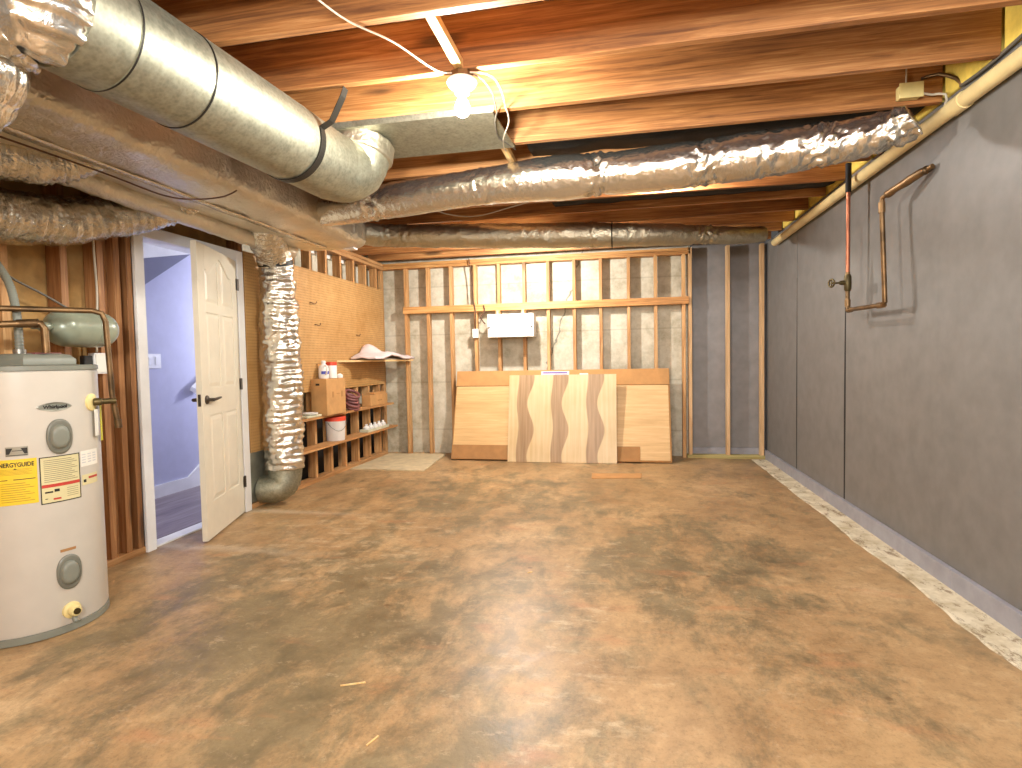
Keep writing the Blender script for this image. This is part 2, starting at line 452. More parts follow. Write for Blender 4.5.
# right wall: 4 ft boards with dark seams
mb = MB()
for y0, y1 in ((-1.6, -.35), (-.34, .86), (.87, 2.08), (2.0803, 3.2997), (3.3, 4.522), (4.534, 5.682), (5.692, 6.9)): mb.box(XR, XR+.03, y0, y1, .0, 2.45)
struct(mb.build('wall_right', 'grey_wall', origin=(0, 0, 0)))
struct(MB().box(XR+.03, XR+.17, YN, 7.0, 0, 2.45).build('wall_right_backing', 'seam'))
struct(MB().box(XR+.17, XR+.2, YN, 7.0, 2.40, 2.7).build('wall_right_rim', 'joist'))
# open seams gape a little towards the floor
for y, w, nm in ((4.528, .018, 'trim_1'), (5.687, .014, 'trim_2')):
    struct(MB().prism([(XR-.001, y-.004, 1.9), (XR-.001, y+.004, 1.9), (XR-.001, y+w, .75), (XR-.001, y+w*.6, .1), (XR-.001, y-w*.5, .1), (XR-.001, y-w*.8, .75)], (.004, 0, 0)).build(nm, 'seam'))
struct(MB().box(XR-.028, XR-.0005, YN, 3.10, 0, .1, .003).box(XR-.028, XR-.0005, 3.103, 6.86, 0, .1, .003).build('baseboard_right', 'grey_base'))
# grey boards behind the paler studs of the back wall
struct(MB().box(.805, 1.62, 6.87, 6.9, 0, 2.6).build('wall_back_boards', 'grey_wall_back', origin=(0, 0, 0)))
struct(MB().box(.81, 1.615, 6.845, 6.87, 0, .11, .003).build('baseboard_back', 'grey_base'))
# bare strip of concrete along the right wall
mb = MB(); Rr = []
for i in range(140):
    y = YN+.05+i*(6.72-YN)/140
    x = 1.435+.025*nz((0, y, 0), 1.7)+.012*nz((3, y, 0), 9)
    Rr.append([(x, y, .0005), (x+.012, y, .004), (XR-.028, y, .005), (XR-.028, y, .0005)])
struct(mb.rings(Rr).build('floor_strip', 'strip', origin=(0, 0, 0)))

# left wall backing: drywall back by the heater, concrete above by the shelves, black painted below for the unlit cavity
struct(MB().box(-3.11, -3.085, YN, 3.0, 0, 2.7).build('wall_left', 'tan', origin=(0, 0, 0)))
struct(MB().box(-3.2, -3.17, 4.0, 7.0, .62, 2.7).build('wall_left_upper', 'concrete', origin=(0, 0, 0)))
struct(MB().box(-3.207, -3.203, 4.0, 7.0, 0, .62).build('wall_left_lower', 'black'))
struct(MB().box(-3.17, -3.10, 3.0, 4.0, 2.12, 2.7).build('wall_left_header', 'tan'))
# top and bottom plates
struct(MB().box(-3.08, XL, YN, 3.0, 0, .04, .002).build('trim_3', 'plate_y'))
struct(MB().box(-3.08, XL, 4.02, 6.75, 0, .04, .002).build('trim_4', 'plate_y'))
struct(MB().box(-3.08, XL, YN, 6.75, 2.355, 2.395, .002).box(-3.08, XL, YN, 6.75, 2.398, 2.437, .002).build('trim_5', 'plate_y'))
struct(MB().box(-3.05, .79, YB, YB+.09, 2.365, 2.40, .002).box(-3.05, .79, YB, YB+.09, 2.402, 2.437, .002).build('trim_6', 'rail'))
struct(MB().box(.745, 1.60, YB-.004, YB+.085, 0, .04, .002).build('trim_9', 'treated'))

# ------------------------------------------------------------------ joists
jl = {1.97: 'bare wood ceiling joist at the very top, nearest the camera', 2.385: 'bare wood ceiling joist carrying the bare bulb',
      2.80: 'bright orange ceiling joist just behind the bulb, along the sheet metal pan', 3.245: 'ceiling joist behind the metal pan, with the cream junction box on it',
      3.66: 'ceiling joist right above the long foil duct', 4.07: 'ceiling joist directly behind the long foil duct', 4.485: 'second ceiling joist behind the long foil duct',
      4.885: 'third ceiling joist behind the long foil duct', 5.30: 'ceiling joist above the front of the dull foil duct', 5.71: 'ceiling joist over the dull foil duct, next to last but one',
      6.12: 'ceiling joist behind the dull foil duct, last but one', 6.53: 'last ceiling joist before the back wall top plate'}
yj = [-1.35, -.93, -.52, -.1, .31, .725, 1.14, 1.555] + sorted(jl)
for i, y in enumerate(yj):
    mb = MB(); x1 = 1.60
    mb.box(-3.08, x1, y, y+.038, ZJ, ZJ+.234, .002)
    if y in jl: tag(mb.build('ceiling_joist', 'joist'), jl[y], 'joist', 'ceiling joists')
    else: struct(mb.build('trim_%d' % (20+i), 'joist'))
# cross strip under the joists, one piece per bay
for y0, y1, lb in ((2.008, 2.385, 'pale wood bridging strip between joists, above the bulb'), (3.283, 3.66, 'wood bridging strip between joists, behind the hanging cables')):
    o = MB().box(-.695, -.657, y0, y1, ZJ+.002, ZJ+.04, .002).build('bridging_strip', 'strip_y'); tag(o, lb, 'wood strip', 'bridging strips')
# yellow batts between the joist ends on top of the right wall
ys = [1.55+.038]+[y+.038 for y in sorted(jl)]
lbs = ['top corner of the photo', 'between first and second joist ends', 'behind the bulb joist end', 'beside the cream junction box', 'above the end of the long foil duct', '', '', '', '', '', '', '']
bt = {1.97: 'yellow insulation batt between the two joist ends in the top right corner', 2.385: 'yellow insulation batt at the joist end above the cream pipe, top right', 2.80: 'yellow insulation batt beside the cream junction box cables',
      3.245: 'yellow insulation batt above the end of the long foil duct', 3.66: 'yellow insulation batt behind the long foil duct end', 4.07: 'yellow insulation batt above the black pipe top', 4.485: 'yellow insulation batt beyond the black pipe top',
      4.885: 'small yellow batt over the middle of the far right wall', 5.30: 'small yellow batt near the dull foil duct end', 5.71: 'small yellow batt just above the dull foil duct end'}
for y in sorted(bt):
    nxt = min([q for q in sorted(jl) if q > y])
    mb = MB(); mb.box(1.604, 1.775, y+.04, nxt-.002, 2.452, 2.668, .012)
    tag(mb.build('insulation_batt', 'insul'), bt[y], 'insulation', 'insulation batts')
for y, lb in ((3.245, 'black insulation tucked above the long foil duct between joists'), (4.485, 'black insulation between joists behind the long foil duct')):
    nxt = min([q for q in sorted(jl) if q > y])
    mb = MB(); Rr = []
    n = 60
    for i in range(n+1):
        x = -.55+2.14*i/n
        Rr.append([(x, y+.04, 2.67), (x, y+.04, 2.50+.02*nz((x, y, 0), 6)), (x, (y+nxt)/2, 2.48+.03*nz((x, y, 3), 5)), (x, nxt-.002, 2.50+.02*nz((x, y, 7), 6)), (x, nxt-.002, 2.67)])
    tag(mb.rings(Rr).build('insulation_batt', 'dark_insul', smooth=True), lb, 'insulation', 'black insulation')

# ------------------------------------------------------------------ back wall studs
bx = [(-3.04, 'stud', 'stud in the left corner against the pegboard'), (-2.69, 'stud', 'first wood stud right of the left corner'), (-2.395, 'stud', 'second wood stud right of the left corner'),
      (-2.09, 'stud', 'wood stud at the left edge of the leaning cardboard'), (-1.775, 'stud', 'wood stud carrying the small white box'), (-1.475, 'stud', 'wood stud under the left half of the white cabinet'),
      (-1.16, 'stud', 'wood stud under the right half of the white cabinet'), (-.865, 'stud', 'first wood stud right of the white cabinet'), (-.55, 'stud', 'second wood stud right of the white cabinet'),
      (-.235, 'stud', 'third wood stud right of the white cabinet'), (.09, 'stud', 'fourth wood stud right of the white cabinet'), (.40, 'stud', 'wood stud above the right end of the cardboard'), (.715, 'stud', 'wood stud at the end of the horizontal rail'),
      (.785, 'stud_pale', 'pale new stud where the grey boards begin'), (1.20, 'stud_pale', 'pale new stud in the middle of the grey boards'), (1.565, 'stud_pale', 'pale new stud in the right corner')]
for x, m, lb in bx:
    pale = m == 'stud_pale'
    o = MB().box(x-.02, x+.018, YB+(.0 if pale else .003), YB+.088, .04 if pale else .001, 2.437 if pale else 2.364, .002).build('wall_stud', m)
    tag(o, lb + ' on the back wall', 'stud', 'back wall studs')
tag(MB().box(-2.715, .765, YB-.034, YB+.001, 1.79, 1.875, .003).build('wall_rail', 'rail'), 'long horizontal orange wood rail nailed across the back wall studs', 'rail')

# ------------------------------------------------------------------ left wall studs
lsl = [(2.24, 'stud', 'orange stud behind the heater pipes at the left edge'), (2.545, 'stud_dark', 'wood stud behind the expansion tank middle'), (2.765, 'stud_dark', 'wood stud right of the expansion tank cable'),
       (2.873, 'stud_dark', 'wood stud second left of the white door casing'), (2.957, 'stud_dark', 'wood stud directly against the white door casing')]
for y, m, lb in lsl:
    o = MB().box(-3.075, XL, y-.021, y+.019, .04, 2.355, .002).build('wall_stud', m); tag(o, lb, 'stud', 'studs by the water heater')
for i, y in enumerate((-1.2, -.8, -.4, 0, .4, .8, 1.2, 1.6, 1.93)):
    struct(MB().box(-3.075, XL, y-.019, y+.019, .04, 2.355, .002).build('trim_%d' % (40+i), 'stud_dark'))
tag(MB().box(-3.07, -3.03, 2.79, 2.85, .04, 2.35, .003).build('filler_board', 'stud_dark'), 'rough brown board set back between the studs left of the door', 'board')
pl = ['behind the foil downpipe', 'first right of the foil downpipe', 'second right of the foil downpipe', 'above the cardboard box right side', 'above the hose coil', 'next to last before the corner', 'last before the corner']
for i in range(7):
    y = 4.77+.305*i
    tag(MB().box(-3.094, -3.004, y-.019, y+.019, .041, 2.355, .002).build('wall_stud', 'stud'), 'stud behind pegboard and shelves, ' + pl[i], 'stud', 'studs behind the pegboard')
tag(MB().box(-3.14, -3.004, 4.02, 4.06, .041, 2.355, .002).build('wall_stud', 'stud_dark'), 'wood stud beside the door hinges', 'stud', 'studs behind the pegboard')

# pegboard
pg = MB().box(-3.002, -2.994, 4.63, 6.748, .905, 2.105, .001).box(-3.002, -2.994, 4.055, 4.63, .45, 2.105, .001).build('pegboard', 'peg', origin=(0, 0, 0))
tag(pg, 'large orange-brown pegboard nailed to the left wall above the shelves', 'pegboard')
for y, z, l, lb in ((5.02, 1.78, .07, 'small wire peg hook high beside the foil downpipe'), (5.1, 1.57, .05, 'small wire peg hook below the highest one'), (5.98, 1.5, .03, 'small wire peg hook near the pegboard middle')):
    tag(MB().tube([(-2.994, y, z), (-2.975, y, z), (-2.96, y+l*.6, z-.01), (-2.955, y+l, z+.015)], .004, 8, .01).build('peg_hook', 'wire_brown', smooth=True), lb, 'hook', 'pegboard hooks')

# shelves
def shelf(name, x1, y1, z, lb):
    tag(MB().box(-3.0, x1, 4.55, y1, z-.022, z, .002).build(name, 'shelf'), lb, 'shelf')
shelf('wall_shelf', -2.868, 6.72, .668, 'upper wooden wall shelf holding the cardboard box')
shelf('wall_shelf', -2.835, 6.745, .378, 'lower wooden wall shelf holding the red-lidded bucket')
tag(MB().prism([(-2.993, 5.52, 1.192), (-2.74, 6.02, 1.192), (-2.60, 6.74, 1.192), (-2.993, 6.74, 1.192)], (0, 0, .02)).build('corner_shelf', 'ply'), 'plywood corner shelf below the pink-white cloth', 'shelf')
# cloth folded on the corner shelf
mb = MB(); nx, ny = 22, 40; rows = []
for i in range(nx+1):
    row = []
    for j in range(ny+1):
        u, v = i/nx, j/ny
        y = 5.80+.94*v; x = -2.975+(.30+.09*v)*u
        z = 1.262+.016*math.sin(v*9+u*4)*(.3+u)+.010*nz((x, y, 0), 9)
        z += .12*math.exp(-((v-.36)/.085)**2-((u-.2)/.4)**2)
        z -= .045*max(0, (.16-v)/.16)+.03*max(0, (v-.9)/.1)+.028*max(0, (u-.85)/.15)
        z = max(z, 1.2205)
        row.append((x, y, z))
    rows.append(row)
g = [[mb.bm.verts.new(p) for p in r] for r in rows]
for i in range(nx):
    for j in range(ny): mb.bm.faces.new((g[i][j], g[i+1][j], g[i+1][j+1], g[i][j+1]))
cl = mb.build('folded_cloth', 'cloth', smooth=True); tag(cl, 'pinkish white cloth folded with a peak on the plywood corner shelf', 'cloth')
so = cl.modifiers.new('thick', 'SOLIDIFY'); so.thickness = .024; so.offset = 1

# ------------------------------------------------------------------ things on the shelves
b = empty('cardboard_box', (-2.92, 5.18, .669)); tag(b, 'tall brown cardboard box on the upper shelf beside the foil downpipe', 'box')
MB().box(-2.995, -2.825, 4.99, 5.37, .669, 1.03, .004).build('carton', 'cardboard', b)
MB().box(-2.9945, -2.8265, 5.172, 5.188, 1.0301, 1.0308).build('packing_tape', 'cardboard_dk', b)
for y0, y1, z0, z1 in ((5.10, 5.13, .84, .90), (5.19, 5.24, .87, .88), (5.28, 5.31, .84, .90)): MB().box(-2.8248, -2.8235, y0, y1, z0, z1).build('printed_mark', 'cardboard_dk', b)
MB().box(-2.94, -2.90, 4.988, 4.9895, .965, .985, .0).build('hand_hole', 'seam', b)
j = empty('plastic_jug', (-2.93, 5.13, 1.031)); tag(j, 'white plastic jug with a blue mark on top of the cardboard box', 'jug')
MB().lathe([(.045, 1.031), (.05, 1.045), (.05, 1.13), (.042, 1.155), (.02, 1.175), (.018, 1.185)], (-2.93, 5.13, 0), seg=24).build('bottle_body', 'white_plastic', j, smooth='auto')
MB().lathe([(.022, 1.185), (.022, 1.205), (.016, 1.21)], (-2.93, 5.13, 0), seg=18).build('bottle_cap', 'white_plastic', j, smooth='auto')
MB().prism([(-2.93+.0515*math.cos(a), 5.13+.0515*math.sin(a), 1.075) for a in [-1.5+.15*k for k in range(16)]]+[(-2.93+.0505*math.cos(a), 5.13+.0505*math.sin(a), 1.075) for a in [-1.5+.15*k for k in range(15, -1, -1)]], (0, 0, .03)).build('blue_band', 'blue_ink', j)
MB().tube([(-2.895, 5.10, 1.16), (-2.87, 5.085, 1.15), (-2.868, 5.083, 1.10), (-2.885, 5.093, 1.07)], .008, 8, .01).build('jug_handle', 'white_plastic', j, smooth=True)
j = empty('plastic_canister', (-2.92, 5.27, 1.031)); tag(j, 'white canister with a red lid on top of the cardboard box', 'canister')
MB().lathe([(.05, 1.031), (.052, 1.04), (.052, 1.155), (.05, 1.16)], (-2.92, 5.27, 0), seg=24).build('canister_body', 'white_plastic', j, smooth='auto')
MB().lathe([(.054, 1.16), (.054, 1.19), (.048, 1.196)], (-2.92, 5.27, 0), seg=24).build('canister_lid', 'red_plastic', j, smooth='auto')
tag(MB().lathe([(.028, 1.031), (.03, 1.036), (.03, 1.062), (.012, 1.07), (.012, 1.075)], (-2.865, 5.335, 0), seg=18).build('small_pot', 'white_plastic', smooth='auto'), 'small white pot at the corner of the cardboard box top', 'pot')
d = empty('dish_stack', (-2.93, 4.85, .669)); tag(d, 'pale flat dishes stacked on the upper shelf left of the cardboard box', 'dishes')
MB().box(-2.985, -2.875, 4.72, 4.975, .669, .69, .006).build('lower_dish', 'dish', d)
MB().lathe([(.05, .6905), (.07, .70), (.072, .712), (.06, .712), (.045, .70)], (-2.93, 4.86, 0), seg=24).build('upper_dish', 'white_plastic', d, smooth='auto')
mb = MB()
for k in range(5):
    mb.torus((-2.925+.006*math.sin(k*2), 5.68+.008*math.cos(k*3), .705+.034*k), .078+.006*math.sin(k*1.7), .016, (.5, -.15+.1*math.sin(k), 1), 36, 10)
tag(mb.build('hose_coil', 'hose', smooth=True), 'dark mauve hose coiled on the upper shelf right of the cardboard box', 'hose')
b = empty('low_carton', (-2.94, 6.3, .669)); tag(b, 'low tan carton on the upper shelf in the corner, right of the hose', 'box')
MB().box(-2.995, -2.885, 6.08, 6.56, .669, .80, .003).build('carton', 'cardboard', b)
MB().box(-2.99, -2.89, 6.20, 6.52, .8005, .825, .003).build('carton_flap', 'cardboard_tan', b)
MB().box(-2.8848, -2.8842, 6.28, 6.40, .72, .735).build('printed_mark', 'cardboard_dk', b)
bk = empty('paint_bucket', (-2.935, 5.34, .379)); tag(bk, 'white bucket with a red lid on the lower shelf', 'bucket')
MB().lathe([(.088, .379), (.092, .385), (.1, .575), (.103, .58), (.103, .59), (.1, .592)], (-2.935, 5.34, 0), seg=32).build('bucket_body', 'white_plastic', bk, smooth='auto')
MB().lathe([(.107, .585), (.107, .62), (.10, .628), (.09, .624)], (-2.935, 5.34, 0), seg=32).build('bucket_lid', 'red_plastic', bk, smooth='auto')
MB().tube([(-2.935+.106*math.cos(a), 5.34+.106*math.sin(a), .575-.09*math.sin((a+1.9)/2.4*PI)) for a in [-1.9+.2*k for k in range(13)]], .003, 6, .02).build('bucket_handle', 'steel', bk, smooth=True)
tr = empty('bottle_tray', (-2.915, 6.23, .379)); tag(tr, 'grey tray of small white bottles on the lower shelf', 'tray')
MB().box(-2.965, -2.865, 5.95, 6.53, .379, .385).box(-2.865, -2.86, 5.95, 6.53, .379, .41).box(-2.97, -2.965, 5.95, 6.53, .379, .41).box(-2.965, -2.865, 5.945, 5.95, .379, .41).box(-2.965, -2.865, 6.53, 6.535, .379, .41).build('tray_body', 'dish', tr)
pn = ['nearest the bucket', 'second from the bucket', 'in the middle of the tray', 'fourth from the bucket', 'nearest the back wall']
for k in range(5):
    y = 6.01+.115*k; q = empty('small_bottle', (-2.915, y, .3855))
    tag(q, 'small white bottle in the grey tray, ' + pn[k], 'bottle', 'small bottles in the tray')
    MB().lathe([(.034, .3855), (.036, .39), (.036, .43), (.018, .446), (.014, .45)], (-2.915, y, 0), seg=18).build('bottle_body', 'white_plastic', q, smooth='auto')
    MB().lathe([(.016, .45), (.016, .466), (.012, .468)], (-2.915, y, 0), seg=14).build('bottle_cap', 'white_plastic', q, smooth='auto')

# ------------------------------------------------------------------ floor pieces
tag(MB().prism([(-2.968, 5.70, .0), (-2.94, 6.70, .0), (-2.19, 6.745, .0), (-2.10, 5.67, .0)], (0, 0, .011)).build('board_offcut', 'board_floor'), 'flat cream board lying on the floor in the far left corner', 'board')
sl = MB(); pts = [(-.30, 5.50), (-.31, 5.73), (.19, 5.78), (.18, 5.56)]
sl.prism([(x, y, .0) for x, y in pts], (0, 0, .006))
tag(sl.build('floor_patch', 'cardboard_tan'), 'thin brown wood piece flat on the floor before the leaning boards', 'board')
for k, (x, y, a, l) in enumerate(((-1.02, 1.83, .4, .09), (-.78, 1.55, 1.2, .05), (-.52, 3.0, .7, .03), (.75, 1.6, 1.1, .06), (.62, 1.42, .3, .05))):
    c_, s_ = math.cos(a), math.sin(a)
    lbn = ['long pale wood splinter on the floor in front of the heater', 'short pale splinter on the floor, nearest the camera at left', 'tiny pale chip on the floor in the room middle', 'thin pale splinter on the floor towards the right wall', 'short pale chip beside the right-hand splinter'][k]
    tag(MB().prism([(x, y, .0), (x+l*c_, y+l*s_, .0), (x+l*c_*.98-.006*s_, y+l*s_*.98+.006*c_, .0), (x-.005*s_, y+.005*c_, .0)], (0, 0, .004)).build('wood_splinter', 'strip_y'), lbn, 'splinter', 'splinters on the floor')

# ------------------------------------------------------------------ boards leaning on the back wall
def lean(o, ang): o.rotation_euler = (-ang, 0, 0)
def leaning(name, x0, y0, label, cat, ang):
    e = empty(name, (x0, y0, 0)); tag(e, label, cat); lean(e, ang); return e
A1 = math.atan2(.34, 1.05)
e = leaning('flat_carton', -.735, 6.40, 'wide flat cardboard carton with cream panel faces leaning on the back wall', 'cardboard', A1)
MB().box(-1.275, 1.275, -.03, 0, .003, 1.09, .003).build('carton_back', 'cardboard_tan', e, world=False)
MB().box(-1.262, 1.258, -.041, -.0305, .02, .895, .002).build('cream_panel', 'ply', e, world=False)
MB().box(-1.272, 1.272, -.046, -.0305, .90, 1.092, .002).build('top_flap', 'cardboard_tan', e, world=False)
MB().box(-1.272, .93, -.05, -.0415, .004, .175, .002).build('bottom_flap', 'cardboard_dk', e, world=False)
lb = MB().box(-.215, .12, -.048, -.0465, .98, 1.075).build('shipping_label', 'white_label', e, world=False)
MB().box(-.195, .10, -.0495, -.0485, 1.045, 1.066).box(-.195, -.07, -.0495, -.0485, 1.02, 1.034).box(-.05, .10, -.0495, -.0485, 1.02, 1.034).box(-.195, .06, -.0495, -.0485, 1.0, 1.01).build('printed_lines', 'purple_ink', lb, world=False)
MB().box(.245, .345, -.048, -.0465, .98, 1.045).build('blank_sticker', 'white_label', e, world=False)
A2 = math.atan2(.22, 1.0)
e = MB().box(-.625, .625, -.012, 0, 0, 1.02, .0015).build('veneer_board', 'wave', origin=(0, 0, 0))
e.location = (-.685, 6.315, .0005); lean(e, A2); tag(e, 'square pale veneer board with three wavy brown bands, leaning in front', 'board')

# ------------------------------------------------------------------ white cabinet and small box on the back studs
e = empty('wall_cabinet', (-1.29, 6.62, 1.455)); tag(e, 'white rectangular cabinet hung below the wood rail on the back wall', 'cabinet')
MB().box(-1.56, -1.015, 6.53, 6.756, 1.46, 1.725, .004).build('cabinet_body', 'white_plastic', e)
MB().box(-1.565, -1.01, 6.516, 6.529, 1.455, 1.73, .003).build('cabinet_front', 'white_label', e)
for x in (-1.545, -1.035): MB().lathe([(.012, 6.515), (.012, 6.507), (.006, 6.502)], (x, 0, 1.575), 'y', 14).build('knob', 'steel', e)
mb = MB()
for k, (w, z) in enumerate(((.2, 1.69), (.34, 1.672), (.42, 1.60), (.42, 1.54), (.42, 1.50))): mb.box(-1.50, -1.50+w, 6.5145, 6.5155, z, z+.006)
mb.build('printed_lines', 'faint_ink', e)
for x in (-1.475, -1.16): MB().box(x-.018, x+.016, 6.66, 6.755, 1.73, 1.79, .003).build('hanger_block', 'strip_y', e)
e = empty('switch_box', (-1.775, 6.735, 1.46)); tag(e, 'small white electrical box on a back wall stud beside the cabinet', 'electrical box')
MB().box(-1.81, -1.735, 6.715, 6.759, 1.463, 1.575, .006).build('box_body', 'white_plastic', e)
MB().box(-1.80, -1.745, 6.7125, 6.7148, 1.515, 1.52).build('cover_line', 'faint_ink', e)
tag(MB().tube([(-1.83, 6.70, 2.43), (-1.80, 6.71, 2.2), (-1.79, 6.712, 1.95), (-1.765, 6.712, 1.80), (-1.77, 6.735, 1.577)], .007, 8, .04).build('wall_cable', 'wire_brown', smooth=True), 'dark cable running down a back wall stud to the small white box', 'cable')
tag(MB().tube([(-1.66, 6.716, 1.86), (-1.645, 6.70, 1.78), (-1.69, 6.69, 1.72), (-1.665, 6.70, 1.66), (-1.64, 6.71, 1.63)], .008, 8, .01).build('loose_wire', 'wire_brown', smooth=True), 'short loose dark wire end hanging left of the white cabinet', 'wire')

# ------------------------------------------------------------------ doorway, door and stairwell beyond
mb = MB()
mb.box(-2.985, -2.962, 2.985, 3.055, 0, 2.08, .003).box(-2.985, -2.962, 3.055, 3.935, 2.005, 2.08, .003).box(-2.985, -2.962, 3.935, 4.005, 0, 2.08, .003)
struct(mb.build('trim_10', 'white_paint'))
mb = MB()
mb.box(-3.115, -2.986, 3.035, 3.055, 0, 2.025).box(-3.115, -2.986, 3.945, 3.965, 0, 2.025).box(-3.115, -2.986, 3.055, 3.945, 2.005, 2.025)
mb.box(-3.075, -3.055, 3.055, 3.068, 0, 2.005).box(-3.075, -3.055, 3.932, 3.945, 0, 2.005)
struct(mb.build('trim_11', 'white_paint'))
struct(MB().box(-3.1, -2.99, 3.056, 3.944, .0, .012, .003).build('trim_12', 'white_paint'))
struct(MB().box(-3.117, -3.03, 3.0555, 3.058, .95, 1.0).build('trim_13', 'bronze'))
# door leaf: local x towards the latch, local y towards the room
dr = empty('door_1', (-2.965, 3.928, .012), math.atan2(-.943, .334)); dr['kind'] = 'structure'
Wd, Hd, T = .765, 1.985, .036
mb = MB().box(.004, Wd, -T+.006, -.006, 0, Hd)
def bar(x0, x1, z0, z1):
    mb.box(x0, x1, -.0062, 0, z0, z1, .0015); mb.box(x0, x1, -T, -T+.0062, z0, z1, .0015)
xa, xb, xc, xd, xe, xf = .004, .118, .346, .412, .645, Wd
bar(xa, xb, 0, Hd); bar(xe, xf, 0, Hd)
for z0, z1 in ((0, .245), (.83, 1.015), (1.53, 1.595)): bar(xb, xe, z0, z1)
for z0, z1 in ((.245, .83), (1.015, 1.53)): bar(xc, xd, z0, z1)
# cathedral arch top rail (both faces)
xm = (xb+xe)/2
def arch(x, lo=1.82, hi=1.925):
    u = abs(x-xm)/((xe-xb)/2); return lo+(hi-lo)*(math.cos(min(1, u*1.15)*PI)*.5+.5)
ar = [(xb, 0, Hd), (xb, 0, arch(xb))]+[(xb+(xe-xb)*k/24, 0, arch(xb+(xe-xb)*k/24)) for k in range(1, 24)]+[(xe, 0, arch(xe)), (xe, 0, Hd)]
mb.prism([(x, -.0062, z) for x, _, z in ar], (0, .0062, 0)); mb.prism([(x, -T, z) for x, _, z in ar], (0, .0062, 0))
bar(xc, xd, 1.595, 1.90)
mb.build('door_leaf', 'door_paint', dr, world=False)
def field(p0, p1):
    """raised centre of a panel: outline p0 at depth, p1 inset at the top"""
    m = MB(); n = len(p0)
    m.rings([[(x, -.0058, z) for x, z in p0], [(x, -.0005, z) for x, z in p1]])
    return m
def rect(x0, x1, z0, z1, i): return [(x0+i, z0+i), (x1-i, z0+i), (x1-i, z1-i), (x0+i, z1-i)]
for x0, x1 in ((xb, xc), (xd, xe)):
    for z0, z1 in ((.245, .83), (1.015, 1.53)):
        field(rect(x0, x1, z0, z1, .012), rect(x0, x1, z0, z1, .035)).build('door_panel', 'door_paint', dr, world=False)
    def topo(i):
        p = [(x0+i, 1.595+i), (x1-i, 1.595+i)]
        p += [(x1-i-(x1-x0-2*i)*k/10, arch(x1-i-(x1-x0-2*i)*k/10)-i) for k in range(11)]
        return p
    field(topo(.012), topo(.035)).build('door_panel', 'door_paint', dr, world=False)
h = MB().lathe([(.03, .0), (.03, .006), (.024, .012), (.012, .014), (.012, .045), (.0125, .05)], (.695, 0, .94), 'y', 24)
h.tube([(.695, .045, .94), (.66, .048, .942), (.62, .048, .945), (.565, .046, .948)], [.011, .01, .009, .007], 10, .01)
h.build('door_handle', 'bronze', dr, smooth='auto', world=False)
h = MB().lathe([(.03, -T), (.03, -T-.006), (.012, -T-.014), (.012, -T-.05)], (.695, 0, .94), 'y', 20).tube([(.695, -T-.048, .94), (.64, -T-.05, .942), (.565, -T-.046, .948)], [.011, .009, .007], 10, .01)
h.build('door_handle', 'bronze', dr, smooth='auto', world=False)
MB().box(Wd, Wd+.002, -T*.75, -T*.25, .90, .98).box(Wd, Wd+.012, -T*.65, -T*.35, .925, .95).build('latch_plate', 'bronze', dr, world=False)
for z in (.24, 1.02, 1.80): MB().lathe([(.008, z-.045), (.008, z+.045)], (.0, .006, 0), 'z', 12).box(.0, .03, .0002, .002, z-.044, z+.044).build('hinge', 'bronze', dr, world=False)

# stairwell
struct(MB().box(-4.13, -4.09, 1.6, 6.2, 0, 2.9).build('stair_wall_far', 'stair_wall'))
struct(MB().box(-4.13, -3.12, 1.56, 1.6, 0, 2.9).build('stair_wall_near', 'stair_wall'))
struct(MB().box(-4.13, -3.21, 6.2, 6.24, 0, 2.9).build('stair_wall_end', 'stair_wall'))
struct(MB().box(-3.14, -3.115, 1.6, 3.035, 0, 2.9).box(-3.14, -3.115, 3.965, 4.0, 0, 2.9).box(-3.14, -3.115, 3.035, 3.965, 2.025, 2.9).box(-3.24, -3.21, 4.0, 6.2, 0, 2.9).build('stair_wall_side', 'stair_wall'))
struct(MB().box(-4.13, -3.6, 1.6, 6.2, -.1, .0).build('stair_floor_base', 'stair_floor', origin=(0, 0, 0)))
struct(MB().box(-4.09, -3.115, 1.6, 4.0, 0.0, .008).box(-4.09, -3.24, 4.0, 6.2, 0, .008).build('stair_floor', 'stair_floor', origin=(0, 0, 0)))
struct(MB().box(-4.13, -3.115, 1.6, 6.2, 2.32, 2.36).build('stair_ceiling', 'white_paint'))
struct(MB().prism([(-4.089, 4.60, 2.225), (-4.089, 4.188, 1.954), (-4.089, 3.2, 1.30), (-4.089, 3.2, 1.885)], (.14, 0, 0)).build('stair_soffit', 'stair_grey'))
struct(MB().prism([(-4.0895, 4.9, 2.319), (-4.0895, 4.61, 2.23), (-4.0895, 3.2, 1.886), (-4.0895, 3.2, 2.319)], (.16, 0, 0)).build('stair_ceiling_slope', 'white_paint'))
struct(MB().prism([(-4.089, 1.6, .008), (-4.089, 1.6, .12), (-4.089, 4.60, .12), (-4.089, 5.4, .62), (-4.089, 6.2, 1.12), (-4.089, 6.2, 1.0), (-4.089, 5.45, .5), (-4.089, 4.75, .06), (-4.089, 6.2, .06), (-4.089, 6.2, .008)], (.018, 0, 0)).build('baseboard_stair', 'white_paint'))
sw = empty('light_switch', (-4.088, 4.26, 1.23)); tag(sw, 'white two-gang light switch plate on the stairwell wall', 'light switch')
MB().box(-4.089, -4.081, 4.175, 4.345, 1.165, 1.295, .003).build('switch_plate', 'white_plastic', sw)
for y in (4.222, 4.298): MB().box(-4.0812, -4.073, y-.018, y+.018, 1.195, 1.265, .002).build('switch_rocker', 'white_plastic', sw)
hr = empty('handrail', (-4.05, 5.1, 1.0)); tag(hr, 'white sloping handrail on the stairwell wall behind the door', 'handrail')
MB().tube([(-4.03, 4.66, .95), (-4.03, 5.2, 1.29), (-4.03, 6.1, 1.85)], .045, 4).build('rail', 'white_paint', hr)
